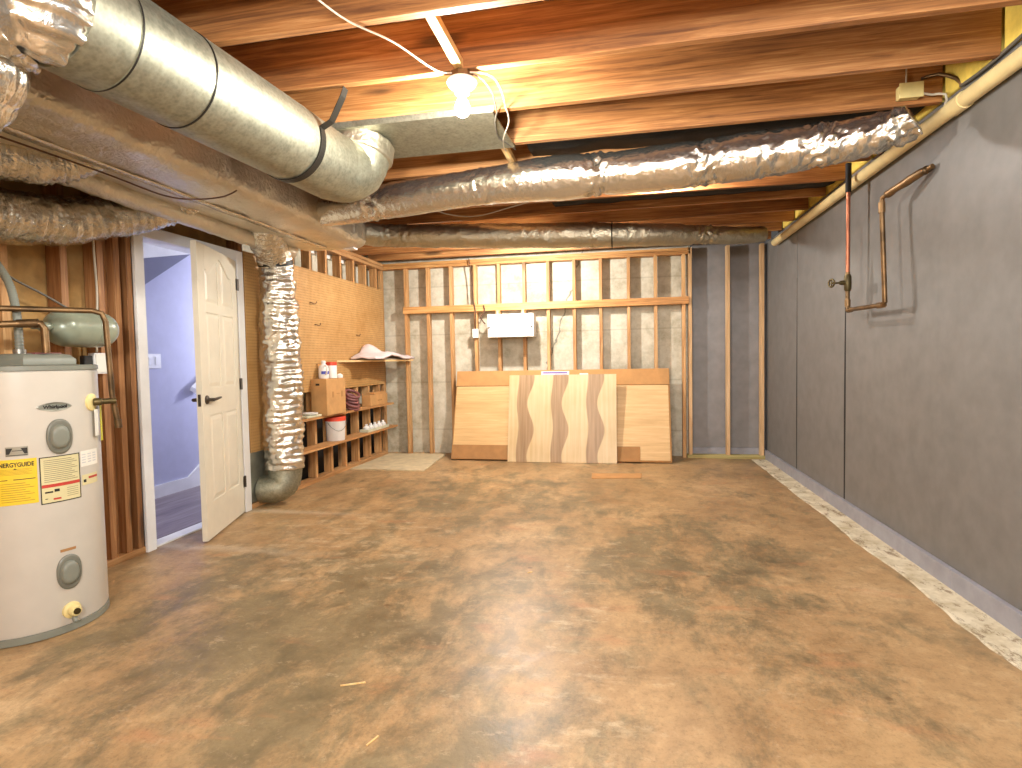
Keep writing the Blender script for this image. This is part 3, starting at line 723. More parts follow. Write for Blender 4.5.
MB().box(-4.089, -4.03, 4.72, 4.76, .93, .97, .004).build('bracket', 'bronze', hr)

# ------------------------------------------------------------------ ducts
def gauss(s, c, w): return math.exp(-((s-c)/w)**2)
# galvanised round duct, hung from a strap
dx = math.tan(.071)
def dc(y): return Vector((-1.573+dx*(y-2), y, 2.234))
e = empty('round_duct', (-1.57, 2.2, 2.06)); tag(e, 'large round galvanised steel duct hung by a dark strap under the joists', 'duct')
MB().tube([dc(1.38), dc(1.535)], .1735, 64).build('duct_section', 'galv', e, smooth='auto')
MB().tube([dc(1.525), dc(1.825)], .1755, 64).build('duct_section', 'galv', e, smooth='auto')
MB().tube([dc(1.82), dc(2.49)], .1775, 64).build('duct_section', 'galv', e, smooth='auto')
MB().tube([dc(2.48), dc(2.80)], .1755, 64).build('duct_section', 'galv', e, smooth='auto')
for y, r in ((1.53, .1765), (1.822, .1785)): MB().tube([dc(y-.003), dc(y+.003)], r, 64).build('crimp_seam', 'strap', e, smooth='auto')
el = [dc(2.78), dc(2.86)+Vector((.012, 0, .004)), dc(2.94)+Vector((.025, 0, .03)), dc(2.98)+Vector((.05, 0, .085)), dc(2.995)+Vector((.07, 0, .20))]
MB().tube(el, .174, 64, .03, lambda s, a, p: .003*max(0, math.sin(s*70))-.002).build('adjustable_elbow', 'galv', e, smooth='auto')
MB().tube([el[-2]+Vector((.01, 0, .02)), el[-1]+Vector((0, 0, -.01))], .186, 48, .012, lambda s, a, p: .008*nz(p, 22)).build('foil_tape_collar', 'foil_dull', e, smooth=True)
c0 = dc(2.45); Rs = .1815
pts = [(c0.x+.315, ZJ-.002), (c0.x+.30, ZJ-.04), (c0.x+.225, c0.z+.075)]
a0 = math.radians(16)
pts += [(c0.x+Rs*math.cos(a0-math.radians(212)*k/36), c0.z+Rs*math.sin(a0-math.radians(212)*k/36)) for k in range(37)]
pts += [(c0.x-.175, ZJ-.002)]
mb = MB(); Rr = []
for i, (x, z) in enumerate(pts):
    p, q = pts[max(i-1, 0)], pts[min(i+1, len(pts)-1)]
    nx, nz_ = -(q[1]-p[1]), q[0]-p[0]; L = math.hypot(nx, nz_); nx, nz_ = nx/L*.0015, nz_/L*.0015
    yy = 2.42 if i < 2 else 2.45
    Rr.append([(x-nx, yy-.022, z-nz_), (x+nx, yy-.022, z+nz_), (x+nx, yy+.022, z+nz_), (x-nx, yy+.022, z-nz_)])
mb.rings(Rr).build('hanger_strap', 'strap', e)
# sheet-metal pan closing the joist bay
mb = MB().prism([(-1.58, 2.80, ZJ-.012), (-.625, 2.80, ZJ-.012), (-.60, 3.283, ZJ-.012), (-1.58, 3.283, ZJ-.012)], (0, 0, .010))
mb.box(-1.58, -.62, 2.796, 2.799, ZJ-.012, ZJ+.02)
tag(mb.build('joist_pan', 'galv'), 'flat galvanised sheet closing the joist bay behind the bulb', 'sheet metal')
mb = MB().box(-.64, -.60, 2.842, 3.243, ZJ+.0, ZJ+.22)

def flex(name, pts, R, lab, cat='duct', group=None, seg=44, pitch=.035, rib=.004, wr=.010, bands=(), mat='foil', step=.012, rot=0):
    def fn(s, a, p):
        v = rib*math.sin(2*PI*(s/pitch)+.6*math.sin(a*2+s*3))
        v += wr*nz((p.x+11, p.y, p.z), 11)+wr*.6*nz((p.x, p.y+7, p.z), 27)
        for c, w, am in bands: v += gauss(s, c, w)*am*(nz((p.x, p.y, p.z+5), 34)*1.6 - .5)
        return v
    o = MB().tube(pts, R, seg, step, fn).build(name, mat, smooth=True)
    tag(o, lab, cat, group); return o
flex('flexible_duct', [(-2.2, 3.80, 2.285), (-1.85, 3.74, 2.29), (-1.48, 3.67, 2.298), (-.67, 3.53, 2.302), (.12, 3.45, 2.288), (.81, 3.37, 2.297), (1.15, 3.28, 2.298), (1.29, 3.215, 2.30), (1.39, 3.165, 2.315), (1.425, 3.14, 2.33)], [.10, .112, .118, .112, .118, .134, .122, .13, .128, .115, .085],
     'long shiny foil duct running across the room under the joists', pitch=.02, rib=.0008, wr=.004,
     bands=((.55, .08, .02), (1.35, .1, .010), (2.1, .07, .022), (2.72, .08, .022), (3.05, .08, .012), (3.3, .1, .02), (3.65, .12, .025)), mat='foil_shiny')
for x0, y0, lb in ((.40, 3.42, 'narrow foil tape band around the middle of the long foil duct'),):
    pass
flex('flexible_duct', [(-2.40, 4.36, 2.30), (-2.2, 4.58, 2.305), (-1.97, 4.80, 2.32), (-.977, 5.10, 2.322), (.181, 5.41, 2.327), (.75, 5.60, 2.332), (1.128, 5.75, 2.335), (1.36, 5.86, 2.36)], [.10, .10, .105, .112, .114, .11, .10, .085, .075],
     'dull foil duct running across in front of the back wall', pitch=.022, rib=.0015, wr=.007, bands=((.6, .15, .012), (2.4, .02, -.012), (3.5, .12, .02)), mat='foil_dull')
f2 = bpy.data.objects['flexible_duct.001']
MB().tube([(-.075, 5.33, 2.445), (-.075, 5.33, 2.40)], .006, 6).tube([(-.075-.12*math.sin(q)*.0, 5.335+.12*math.sin(q), 2.322+.12*math.cos(q)) for q in [2*PI*k/32 for k in range(33)]], .005, 6).build('hanger_strap', 'strap', f2, smooth=True)
# foil-wrapped trunk along the left wall
tk = empty('trunk_duct', (-2.42, 2.4, 2.15)); tag(tk, 'long foil-wrapped rectangular trunk duct along the left wall', 'duct')
def rr(a, hw=.315, hh=.142, n=5.0):
    c, s = math.cos(a), math.sin(a)
    return (abs(c)**(2/n)*hw*(1 if c >= 0 else -1), abs(s)**(2/n)*hh*(1 if s >= 0 else -1))
def tw(s, a, p): return .012*nz(p, 7)+.007*nz(p, 22)+.003*nz(p, 50)
MB().tube([(-2.428, .3+.02*k, 2.292) for k in range(209)], 1.0, 120, None, tw, rr).build('foil_wrap', 'foil_smooth', tk, smooth=True)
def wy(y, x): return [(x-.03, y, 2.1475+.006*nz((x, y, 0), 8)), (x-.03, y, 2.141+.006*nz((x, y, 0), 8)), (x+.03, y, 2.141+.006*nz((x, y, 2), 8)), (x+.03, y, 2.1475+.006*nz((x, y, 2), 8))]
MB().rings([wy(.5+.03*k, -2.42+.02*nz((0, k*.03, 0), 1.3)) for k in range(128)]).build('seam_tape', 'foil', tk, smooth=True)
MB().box(-2.30, -2.20, 4.40, 4.475, 2.142, 2.16, .004).build('tape_patch', 'tape', tk)
tag(MB().tube([(-2.51, 1.55, 2.135), (-2.48, 1.85, 2.13), (-2.44, 2.3, 2.118), (-2.38, 2.6, 2.09), (-2.28, 2.72, 2.095), (-2.17, 2.8, 2.125), (-2.105, 2.82, 2.16)], .0045, 8, .03).build('sagging_wire', 'wire_brown', smooth=True), 'brown wire sagging under the foil-wrapped trunk duct', 'wire')
# lower run tucked against the wall side of the trunk
MB().tube([(-2.64, 1.3, 2.135), (-2.66, 2.2, 2.135), (-2.69, 3.1, 2.13), (-2.72, 3.75, 2.13), (-2.74, 4.35, 2.145)], .06, 28, .015, lambda s, a, p: .006*nz(p, 11)+.004*nz(p, 27)).build('side_run', 'foil_smooth', tk, smooth=True)
# flex branches at the left
flex('flexible_duct', [(-2.86, 1.35, 1.88), (-2.855, 1.75, 1.895), (-2.85, 2.14, 1.905), (-2.845, 2.4, 1.94), (-2.84, 2.66, 2.02), (-2.80, 2.90, 2.10), (-2.70, 3.05, 2.18), (-2.6, 3.1, 2.24)], [.12, .122, .124, .124, .12, .11, .1, .08], 'crinkled foil flex duct curving above the water heater', pitch=.03, rib=.007, wr=.014, mat='foil')
flex('flexible_duct', [(-2.78, 1.45, 2.09), (-2.72, 1.85, 2.11), (-2.66, 2.10, 2.13), (-2.60, 2.27, 2.17), (-2.5, 2.36, 2.25)], [.09, .10, .10, .095, .08], 'short foil flex duct stub between the trunk and the larger flex', pitch=.03, rib=.007, wr=.012, mat='foil')
def drape(s, a, p):
    c, d = math.cos(a), math.sin(a)
    v = .020*nz((c*2.2, d*2.2, s*3.0), 1.0)+.030*abs(nz((c*5, d*5, s*6+3), 1.0))+.020*abs(nz((c*11+4, d*11, s*12), 1.0))-.012
    return v - .022*gauss(s, .085, .02) - .022*gauss(s, .30, .03)*(1+.5*nz((c*3, d*3, 0), 1))
tag(MB().tube([(-1.616, 1.39, 2.234), (-1.628, 1.33, 2.236), (-1.70, 1.27, 2.225), (-1.79, 1.245, 2.15), (-1.85, 1.24, 2.05), (-1.97, 1.24, 1.93), (-2.2, 1.24, 1.84)], [.172, .184, .19, .19, .185, .175, .165], 110, .004, drape).build('flexible_duct', 'foil_shiny', smooth=True), 'fat shiny foil flex duct in the top left corner, joined to the round duct', 'duct')
# vertical drop with elbow at the floor
e = empty('drop_duct', (-2.80, 4.25, .05)); tag(e, 'crinkled foil duct dropping from the trunk to the floor beside the door', 'duct')
def fn_drop(s, a, p): return .0035*math.sin(2*PI*s/.05+2*nz(p, 4))+.020*nz(p, 10)+.014*nz(p, 24)+.006*nz(p, 55)
MB().tube([(-2.815, 4.25, .30), (-2.815, 4.25, .6), (-2.81, 4.245, 1.0), (-2.81, 4.24, 1.4), (-2.81, 4.235, 1.75), (-2.81, 4.22, 2.0)], [.15, .155, .158, .155, .15, .125], 52, .008, fn_drop).build('flex_sleeve', 'foil_shiny', e, smooth=True)
MB().tube([(-2.81, 4.22, 1.98), (-2.80, 4.17, 2.07), (-2.75, 4.06, 2.13), (-2.68, 3.9, 2.17), (-2.6, 3.75, 2.22)], [.125, .13, .13, .12, .10], 48, .01, fn_drop).build('flex_elbow', 'foil', e, smooth=True)
MB().tube([(-2.81, 4.218, 2.0), (-2.809, 4.21, 2.035)], .137, 48, .012, lambda s, a, p: .003*nz(p, 20)).build('clamp_band', 'strap', e, smooth='auto')
MB().tube([(-2.815, 4.25, .33), (-2.815, 4.25, .24), (-2.83, 4.225, .16), (-2.88, 4.19, .135), (-2.985, 4.17, .135)], [.135, .135, .132, .12, .115, .11], 40, .05, lambda s, a, p: .003*max(0, math.sin(s*60))).build('metal_elbow', 'galv', e, smooth='auto')
tag(MB().box(-2.985, -2.978, 4.01, 4.40, .05, .46, .002).build('metal_panel', 'galv_dull'), 'grey sheet metal panel on the wall where the foil duct enters', 'sheet metal')

# ------------------------------------------------------------------ bulb and cables
e = empty('bare_bulb', (-.675, 2.42, 2.28)); tag(e, 'bare lit bulb in a white porcelain holder under a joist', 'light bulb')
MB().lathe([(.052, 2.439), (.052, 2.412), (.048, 2.408)], (-.675, 2.42, 0), seg=8).build('ceiling_box', 'copper_old', e)
MB().lathe([(.064, 2.4075), (.066, 2.398), (.058, 2.385), (.036, 2.372), (.03, 2.352), (.026, 2.35)], (-.675, 2.42, 0), seg=40).build('lamp_holder', 'porcelain', e, smooth='auto')
MB().lathe([(.013, 2.3495), (.014, 2.335), (.026, 2.312), (.033, 2.292), (.031, 2.272), (.02, 2.258), (.004, 2.253)], (-.675, 2.42, 0), seg=28).build('bulb_glass', 'bulb', e, smooth=True)
def cable(name, pts, mat, lab, r=.0038): return tag(MB().tube(pts, r, 8, .03).build(name, mat, smooth=True), lab, 'cable')
cable('power_cable', [(-1.02, 1.80, 2.435), (-.97, 1.95, 2.432), (-.86, 2.1, 2.425), (-.78, 2.30, 2.42), (-.74, 2.37, 2.425), (-.67, 2.395, 2.43), (-.60, 2.41, 2.43), (-.545, 2.46, 2.43), (-.535, 2.6, 2.43), (-.55, 2.76, 2.432), (-.56, 2.9, 2.42), (-.62, 3.05, 2.40), (-.66, 3.24, 2.42), (-.67, 3.36, 2.44)], 'wire_white', 'white cable looping past the bulb and down to the foil duct')
cable('power_cable', [(-.62, 2.41, 2.425), (-.59, 2.45, 2.42), (-.58, 2.6, 2.425), (-.60, 2.79, 2.428), (-.635, 2.9, 2.42), (-.66, 3.1, 2.42), (-.63, 3.22, 2.425), (-.61, 3.35, 2.44)], 'wire_grey', 'dark grey cable hanging beside the white one behind the bulb')
cable('thermostat_wire', [(-1.55, 4.1, 2.43), (-1.35, 4.2, 2.33), (-1.1, 4.25, 2.30), (-.8, 4.27, 2.36), (-.5, 4.3, 2.43)], 'wire_white', 'thin pale wire under the joists behind the long foil duct', .004)
# junction box on the fourth joist
e = empty('junction_box', (1.43, 3.22, 2.46)); tag(e, 'cream junction box on the joist at the end of the foil duct', 'electrical box')
MB().box(1.385, 1.485, 3.195, 3.2445, 2.46, 2.525, .006).build('box_body', 'jbox', e)
MB().box(1.38, 1.49, 3.188, 3.1948, 2.455, 2.53, .003).build('box_cover', 'jbox', e)
cable('power_cable', [(1.43, 3.235, 2.526), (1.43, 3.236, 2.58), (1.432, 3.238, 2.67)], 'wire_white', 'short white cable rising from the cream junction box', .004)
cable('power_cable', [(1.487, 3.22, 2.485), (1.54, 3.22, 2.47), (1.58, 3.18, 2.45), (1.595, 3.22, 2.40), (1.592, 3.38, 2.37), (1.597, 3.55, 2.41), (1.6, 3.8, 2.435)], 'wire_white', 'tan cable curling from the junction box along the cream pipe', .006)
cable('power_cable', [(1.50, 3.235, 2.56), (1.55, 3.18, 2.55), (1.60, 3.13, 2.50), (1.61, 3.10, 2.455)], 'copper_old', 'brown cable slanting from the joist onto the right wall top', .009)
cable('power_cable', [(1.60, 2.2, 2.46), (1.60, 2.6, 2.455), (1.603, 2.9, 2.44), (1.605, 3.1, 2.45)], 'wire_grey', 'dark cable along the top edge of the right wall', .008)
cable('power_cable', [(1.60, 3.85, 2.44), (1.602, 4.0, 2.41), (1.60, 4.3, 2.38), (1.60, 4.6, 2.43)], 'wire_brown', 'brown cable sagging on the right wall behind the copper pipe', .007)

# ------------------------------------------------------------------ pipes on the right wall
e = empty('drain_pipe', (1.575, 4.5, 2.30)); tag(e, 'long cream plastic pipe sloping along the top of the right wall', 'pipe')
MB().lathe([(.036, -1.4), (.036, 3.05)], (1.578, 0, 2.352), 'y', 24).build('pipe_run', 'pvc', e, smooth='auto')
MB().lathe([(.036, 3.05), (.036, 6.3), (.034, 6.31)], (1.578, 0, 2.352), 'y', 24).build('pipe_run', 'pvc', e, smooth='auto')
for y in (3.06, 2.25): MB().lathe([(.0365, y-.05), (.0405, y-.05), (.0405, y+.05), (.0365, y+.05)], (1.578, 0, 2.352), 'y', 24).build('coupling', 'pvc', e, smooth='auto')
for y in (2.8, 4.6, 5.7): MB().box(1.572, 1.619, y-.012, y+.012, 2.388, 2.40).build('pipe_clip', 'steel', e)
px = 1.50
e = empty('copper_pipe', (px, 3.95, 1.47)); tag(e, 'copper water pipe loop with a shutoff valve on the right wall', 'pipe')
MB().tube([(px, 4.16, 1.72), (px, 4.16, 2.27)], .0125, 14).build('supply_riser', 'copper', e, smooth='auto')
MB().tube([(px, 4.16, 2.26), (px, 4.16, 2.45)], .018, 14).build('pipe_wrap', 'pipe_black', e, smooth='auto')
MB().tube([(px, 4.16, 1.73), (px, 4.16, 1.50), (px, 4.145, 1.475), (px, 3.63, 1.462), (px, 3.615, 1.475), (px, 3.665, 2.05), (px, 3.655, 2.085), (px+.02, 3.58, 2.10), (px+.10, 3.33, 2.15)], .0135, 14).build('return_bend', 'copper_old', e, smooth='auto')
MB().tube([(px+.008, 3.62, 2.092), (px+.05, 3.48, 2.12), (px+.09, 3.36, 2.144)], .022, 14, .02, lambda s, a, p: .005*nz(p, 30)).build('torn_wrap', 'copper_old', e, smooth=True)
for p, q in (((px, 4.16, 1.545), (px, 4.16, 1.50)), ((px, 4.10, 1.473), (px, 4.15, 1.474)), ((px, 3.70, 1.463), (px, 3.63, 1.462)), ((px, 3.662, 2.0), (px, 3.666, 2.06))):
    MB().tube([p, q], .018, 14).build('pipe_fitting', 'copper_old', e, smooth='auto')
MB().lathe([(.016, 1.60), (.022, 1.615), (.024, 1.66), (.022, 1.70), (.016, 1.715)], (px, 4.16, 0), 'z', 18).tube([(px, 4.16, 1.66), (px-.05, 4.16, 1.66)], [.018, .014], 14, .02).tube([(px-.05, 4.16, 1.66), (px-.10, 4.16, 1.66)], .006, 10).build('shutoff_valve', 'brass', e, smooth='auto')
MB().torus((px-.10, 4.16, 1.66), .026, .006, (1, .4, 0)).tube([(px-.10, 4.14, 1.66), (px-.10, 4.18, 1.66)], .004, 8).tube([(px-.10, 4.16, 1.635), (px-.10, 4.16, 1.685)], .004, 8).build('valve_handle', 'brass', e, smooth=True)

# ------------------------------------------------------------------ water heater
hc = Vector((-2.70, 2.09, 0)); R = .272
e = empty('water_heater', tuple(hc)); tag(e, 'tall white cylindrical water heater with yellow energy label', 'water heater')
MB().lathe([(R-.004, .035), (R, .045), (R, 1.165), (R-.006, 1.172)], hc, seg=96).build('tank_jacket', 'heater', e, smooth='auto')
MB().lathe([(R-.004, .001), (R+.002, .004), (R+.002, .034), (R-.004, .0345)], hc, seg=96).build('base_ring', 'heater_grey', e, smooth='auto')
MB().lathe([(R-.002, 1.1725), (R+.003, 1.174), (R+.003, 1.192), (R-.006, 1.197), (.02, 1.199)], hc, seg=96).build('tank_lid', 'heater_grey', e, smooth='auto')
def cy(deg, z, rr_=0): a = math.radians(deg); return (hc.x+(R+rr_)*math.cos(a), hc.y+(R+rr_)*math.sin(a), z)
def patch(a0, a1, z0, z1, r0=.0003, r1=.0012, n=16):
    mb = MB(); Rr = []
    for k in range(n+1):
        a = a0+(a1-a0)*k/n
        Rr.append([cy(a, z0, r0), cy(a, z1, r0), cy(a, z1, r1), cy(a, z0, r1)])
    return mb.rings(Rr)
def onc(ac, zc, r=.0016): return lambda x, y, z: cy(ac+math.degrees(x/R), zc+y, r+z)
def oval(ac, zc, ha, hz, prof, sq=2.0, seg=40):
    """dome on the jacket: prof = (scale, height above the jacket)"""
    mb = MB(); Rr = []
    for s, h_ in prof:
        ring = []
        for k in range(seg):
            t_ = 2*PI*k/seg; c_, s_ = math.cos(t_), math.sin(t_)
            x = abs(c_)**(2/sq)*(1 if c_ >= 0 else -1)*ha*s; y = abs(s_)**(2/sq)*(1 if s_ >= 0 else -1)*hz*s
            ring.append(cy(ac+math.degrees(x/R), zc+y, h_))
        Rr.append(ring)
    return mb.rings(Rr)
# badge
lg = oval(-17, 1.013, .066, .021, ((1, .0003), (1, .002), (.93, .003)), 1.6).build('badge', 'silver', e)
oval(-17, 1.013, .060, .016, ((1, .0031), (1, .0036)), 1.6).build('badge_face', 'heater_grey', lg)
text_part('Whirlpool', .021, 'ink', lg, onc(-17, 1.013, .0045), off=Vector(hc))
for ac, zc, lab in ((-14.8, .881, ''), (-12.6, .272, '')):
    cv = oval(ac, zc, .049, .077, ((1, .0003), (1, .006), (.93, .010), (.86, .011)), 2.3).build('element_cover', 'heater_cover', e, smooth='auto')
    oval(ac-1, zc, .033, .05, ((1.05, .0111), (.98, .022), (.85, .028), (.6, .03)), 2.2).build('cover_dome', 'heater_grey', cv, smooth='auto')
patch(-19, -6, .366, .378).build('model_sticker', 'cardboard_dk', e)
# energy guide
eg = patch(-60, -32.5, .606, .80).build('energy_label', 'yellow_label', e)
text_part('ENERGYGUIDE', .026, 'ink', eg, onc(-47.5, .776, .0018), sx=.72, off=Vector(hc))
mb = MB()
def line(mb, a0, a1, z0, z1, r=.0018):
    n = max(2, int(abs(a1-a0)/2)); Rr = []
    for k in range(n+1):
        a = a0+(a1-a0)*k/n; Rr.append([cy(a, z0, r-.0005), cy(a, z1, r-.0005), cy(a, z1, r), cy(a, z0, r)])
    mb.rings(Rr)
line(mb, -49, -34, .712, .715); line(mb, -59, -53, .712, .715); mb.prism([cy(-47.5, .762, .0018), cy(-49, .756, .0018), cy(-46, .756, .0018)], (.0003, 0, 0))
mb.build('heading_rule', 'ink', eg)
mb = MB()
for k in range(5): line(mb, -58, -36-2*(k % 2), .735+.006*k*.9, .7365+.006*k*.9)
for k in range(9): line(mb, -58, -35-3*(k % 3), .62+.0095*k, .6225+.0095*k)
mb.build('fine_print', 'yellow_ink', eg)
# emblem sticker
em = patch(-53.5, -38, .813, .853).build('emblem_sticker', 'silver', e)
mb = MB()
mb.prism([cy(-53, .847, .0016), cy(-48.5, .847, .0016), cy(-51, .822, .0016), cy(-53, .822, .0016)], (.0004, 0, 0)); mb.prism([cy(-43, .847, .0016), cy(-38.5, .847, .0016), cy(-38.5, .822, .0016), cy(-40.5, .822, .0016)], (.0004, 0, 0))
line(mb, -53, -38.5, .816, .8185); line(mb, -49, -42, .835, .8375)
mb.build('emblem_mark', 'ink', em)
# bordered warning label
wl = patch(-31, 1.6, .592, .797).build('warning_label', 'cream_label', e)
mb = MB(); line(mb, -31, 1.6, .592, .596, .002); line(mb, -31, 1.6, .793, .797, .002); line(mb, -31, -30.2, .592, .797, .002); line(mb, .8, 1.6, .592, .797, .002)
mb.build('label_border', 'ink', wl)
mb = MB(); line(mb, -30, .6, .662, .676)
mb.build('red_band', 'red_ink', wl)
mb = MB()
for k in range(12): line(mb, -28, -1-2.5*(k % 3), .686+.0085*k, .6885+.0085*k)
for k in range(5): line(mb, -11, -1, .612+.009*k, .614+.009*k)
mb.build('fine_print', 'grey_ink', wl)
mb = MB(); line(mb, -28, -22, .638, .645); line(mb, -21, -17, .640, .652); line(mb, -28, -26, .612, .615)
mb.build('warning_symbols', 'ink', wl)
mb = MB(); line(mb, -22, -16, .605, .613); mb.build('red_symbol', 'red_ink', wl)
w2 = patch(3, 26, .728, .80).build('rating_label', 'white_label', e)
mb = MB()
for k in range(4):
    for a in (4, 11, 18): line(mb, a, a+4.5, .745+.012*k, .749+.012*k)
mb.build('fine_print', 'faint_ink', w2)
w3 = patch(3.5, 24, .642, .69).build('caution_label', 'cream_label', e)
mb = MB(); line(mb, 11, 23.5, .668, .678); mb.build('red_band', 'red_ink', w3)
mb = MB(); line(mb, 5, 8, .655, .668); mb.build('warning_symbol', 'ink', w3)
# drain valve
a = math.radians(-12.6); ux, uy = math.cos(a), math.sin(a)
def rad(c, d, prof, seg=28):
    """lathe along the outward direction d"""
    q = Vector(d).normalized().to_track_quat('Z', 'Y'); mb = MB()
    return mb.rings([[Vector(c)+q @ Vector((r*math.cos(2*PI*k/seg), r*math.sin(2*PI*k/seg), h_)) for k in range(seg)] for r, h_ in prof])
dv = rad(cy(-12.6, .098, -.004), (ux, uy, 0), ((.036, 0), (.036, .012), (.03, .016), (.024, .018), (.024, .04), (.02, .045))).build('drain_valve', 'jbox', e, smooth='auto')
rad(cy(-12.6, .098, .0415), (ux, uy, 0), ((.014, 0), (.013, .006), (.006, .007))).build('drain_outlet', 'brass', dv)
rad(cy(-12.6, .076, .02), (ux*.4, uy*.4, -1), ((.009, 0), (.011, .01), (.011, .028), (.004, .03))).build('drain_spout', 'heater_grey', dv)
# relief valve on the right side, with collar and tags
a = math.radians(20); ux, uy = math.cos(a), math.sin(a)
rad(cy(20, 1.02, -.004), (ux, uy, 0), ((.04, 0), (.04, .010), (.032, .014))).build('valve_collar', 'jbox', e, smooth='auto')
rv = rad(cy(20, 1.02, .009), (ux*.5, uy+.5, 0), ((.014, 0), (.018, .006), (.018, .03), (.013, .035), (.013, .09))).build('relief_valve', 'brass', e, smooth='auto')
patch(20, 27, .86, .985, .012, .0135, 6).build('valve_tag', 'white_label', e)
patch(33, 39, .83, 1.0, .010, .0115, 6).build('valve_tag', 'valve_yellow', e)
# junction hood on the lid
mb = MB()
hp = [[(-2.67, 1.95), (-2.56, 1.98), (-2.50, 2.17), (-2.62, 2.24), (-2.80, 2.10), (-2.79, 1.97)], 1.205, 1.225, 1.258]
cx, cyy = -2.65, 2.09
mb.rings([[(cx+(x-cx)*s, cyy+(y-cyy)*s, z) for x, y in hp[0]] for s, z in ((1, 1.1985), (1, 1.222), (.86, 1.243), (.6, 1.25))])
hd = mb.build('junction_hood', 'heater_grey', e, smooth='auto')
mb = MB(); mb.box(-2.62, -2.57, 2.04, 2.16, 1.2465, 1.254); mb.build('hood_label', 'hose', hd)

# expansion tank
e = empty('expansion_tank', (-2.81, 2.48, 1.29)); tag(e, 'grey-green expansion tank lying behind the copper pipes above the heater', 'tank')
pr = []
for k in range(9): q = PI/2*k/8; pr.append((.096*math.sin(q)+.0005, 2.39-.10*math.cos(q)))
for k in range(9): q = PI/2*k/8; pr.append((.096*math.cos(q)+.0005, 2.565+.10*math.sin(q)))
MB().lathe(pr, (-2.805, 0, 1.388), 'y', 40).build('tank_shell', 'tank_grey', e, smooth=True)
MB().lathe([(.0965, 2.505), (.099, 2.508), (.099, 2.516), (.0965, 2.519)], (-2.805, 0, 1.388), 'y', 40).build('tank_seam', 'tank_grey', e, smooth='auto')
MB().lathe([(.016, 2.20), (.016, 2.235), (.022, 2.236), (.022, 2.27), (.012, 2.295)], (-2.78, 0, 1.388), 'y', 16).build('tank_nipple', 'tank_grey', e, smooth='auto')
MB().box(-2.98, -2.90, 2.42, 2.45, 1.34, 1.36).box(-2.98, -2.90, 2.56, 2.59, 1.34, 1.36).build('tank_bracket', 'steel', e)
# copper pipes above the heater
e = empty('copper_pipe', (-2.45, 2.2, 1.0)); tag(e, 'copper relief pipe bending down the right side of the water heater', 'pipe')
MB().tube([(-2.95, 1.55, 1.445), (-2.76, 1.95, 1.452), (-2.47, 2.235, 1.452), (-2.445, 2.262, 1.44), (-2.435, 2.272, 1.40), (-2.432, 2.285, 1.05), (-2.422, 2.30, .905)], .013, 14).build('pipe_run', 'copper_old', e, smooth='auto')
MB().tube([(-2.422, 2.30, .925), (-2.420, 2.302, .885)], .0155, 14).build('pipe_end', 'copper_old', e, smooth='auto')
MB().tube([(-2.43, 2.225, 1.02), (-2.431, 2.288, 1.02)], .013, 12).build('valve_branch', 'copper', e, smooth='auto')
e = empty('copper_pipe', (-2.55, 2.03, 1.2)); tag(e, 'dark copper pipe with an elbow dropping into the heater lid', 'pipe')
MB().tube([(-2.97, 1.50, 1.35), (-2.80, 1.84, 1.362), (-2.585, 2.035, 1.385), (-2.555, 2.06, 1.383), (-2.545, 2.068, 1.36), (-2.545, 2.07, 1.252)], .015, 14).build('pipe_run', 'copper_old', e, smooth='auto')
MB().tube([(-2.62, 2.01, 1.382), (-2.56, 2.055, 1.385)], .019, 14).build('elbow_fitting', 'copper_old', e, smooth='auto')
MB().tube([(-2.57, 2.06, 1.384), (-2.70, 2.17, 1.387), (-2.78, 2.21, 1.388)], .012, 12).build('tank_branch', 'copper_old', e, smooth='auto')
e = empty('flexible_conduit', (-2.68, 2.06, 1.25)); tag(e, 'grey flexible conduit rising from the heater lid to the wall', 'conduit')
MB().tube([(-2.68, 2.06, 1.249), (-2.68, 2.06, 1.34), (-2.70, 2.07, 1.45), (-2.76, 2.09, 1.58), (-2.87, 2.11, 1.70)], .016, 14, .004, lambda s, a, p: .002*math.sin(s*900)).build('conduit_sleeve', 'heater_grey', e, smooth=True)
MB().tube([(-2.68, 2.06, 1.2485), (-2.68, 2.06, 1.27)], .024, 14).build('conduit_nut', 'steel', e, smooth='auto')
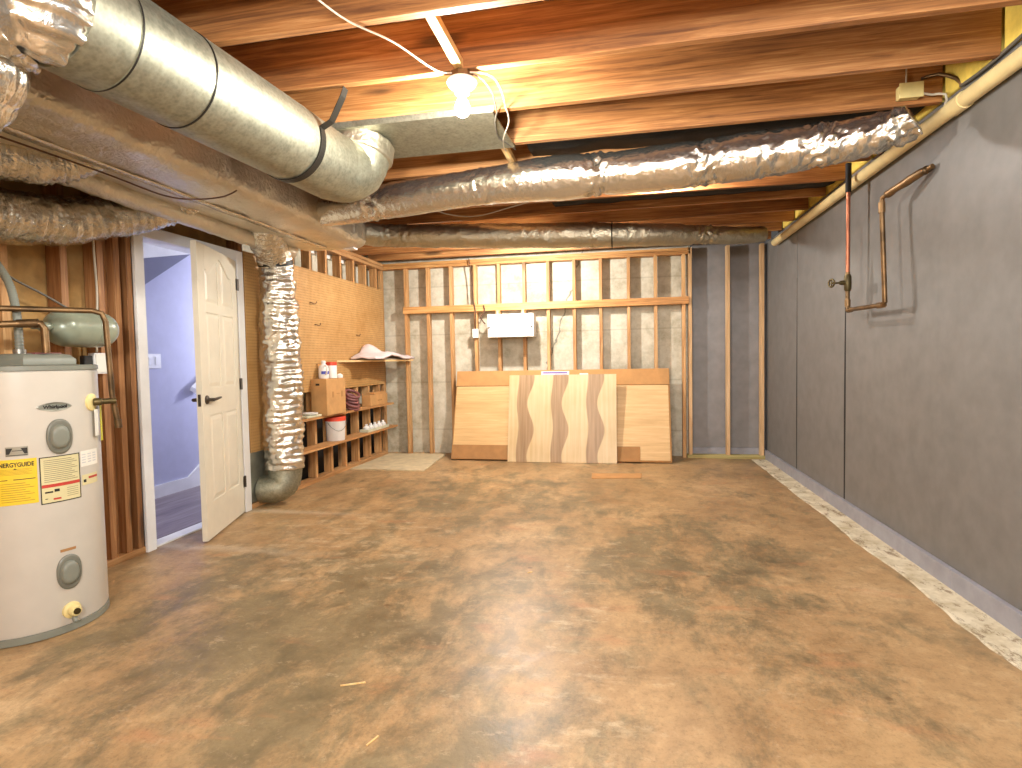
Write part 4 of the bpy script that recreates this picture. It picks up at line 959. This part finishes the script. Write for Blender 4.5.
cable('heater_cable', [(-2.87, 2.10, 1.70), (-2.9, 2.2, 1.63), (-2.955, 2.4, 1.57), (-2.965, 2.58, 1.49), (-2.968, 2.66, 1.47)], 'wire_grey', 'thin dark cable slanting down behind the expansion tank', .006)
cable('stud_cable', [(-2.968, 2.72, 2.3), (-2.968, 2.715, 1.9), (-2.965, 2.72, 1.6), (-2.966, 2.705, 1.40), (-2.965, 2.70, 1.27)], 'wire_white', 'pale cable running down the stud right of the expansion tank', .006)
e = empty('wall_outlet', (-2.95, 2.69, 1.15)); tag(e, 'white electrical box on the stud just behind the heater top', 'electrical box')
MB().box(-2.979, -2.935, 2.655, 2.745, 1.145, 1.265, .004).build('box_body', 'white_plastic', e)
MB().box(-2.9348, -2.930, 2.662, 2.738, 1.153, 1.257, .002).build('cover_plate', 'white_label', e)
MB().box(-2.975, -2.94, 2.60, 2.654, 1.17, 1.25, .006).build('plug', 'ink', e)

# ------------------------------------------------------------------ light
def point(name, loc, w, col, r=.05):
    l = bpy.data.lights.new(name, 'POINT'); l.energy = w; l.color = col; l.shadow_soft_size = r
    o = bpy.data.objects.new(name, l); C.objects.link(o); o.location = loc; return o
point('lamp_back', (-1.08, 5.62, 2.34), 100, (1, .98, .93), .04)
point('fill_near', (-.4, -.7, 1.88), 190, (.92, .97, 1), .25)  # added fill light behind the camera, not a known room lamp
point('fill_right', (.9, .9, 2.33), 42, (.93, .97, 1), .12)  # second added fill light, near the camera on the right
point('fill_mid', (.35, 4.3, 2.475), 28, (1, .98, .93), .03)  # fill light added in a joist bay to brighten the far floor
point('lamp_stair', (-3.45, 5.6, 1.5), 24, (.86, .90, 1), .1)
point('lamp_stair_near', (-3.5, 2.0, 1.3), 24, (.86, .90, 1), .1)
w = bpy.data.worlds.new('world'); sc.world = w; w.use_nodes = True
w.node_tree.nodes['Background'].inputs[0].default_value = (.9, .85, .8, 1); w.node_tree.nodes['Background'].inputs[1].default_value = .05
vs = sc.view_settings
vs.view_transform = 'Standard'; vs.look = 'None'; vs.gamma = 1; vs.use_curve_mapping = False; vs.exposure = .9
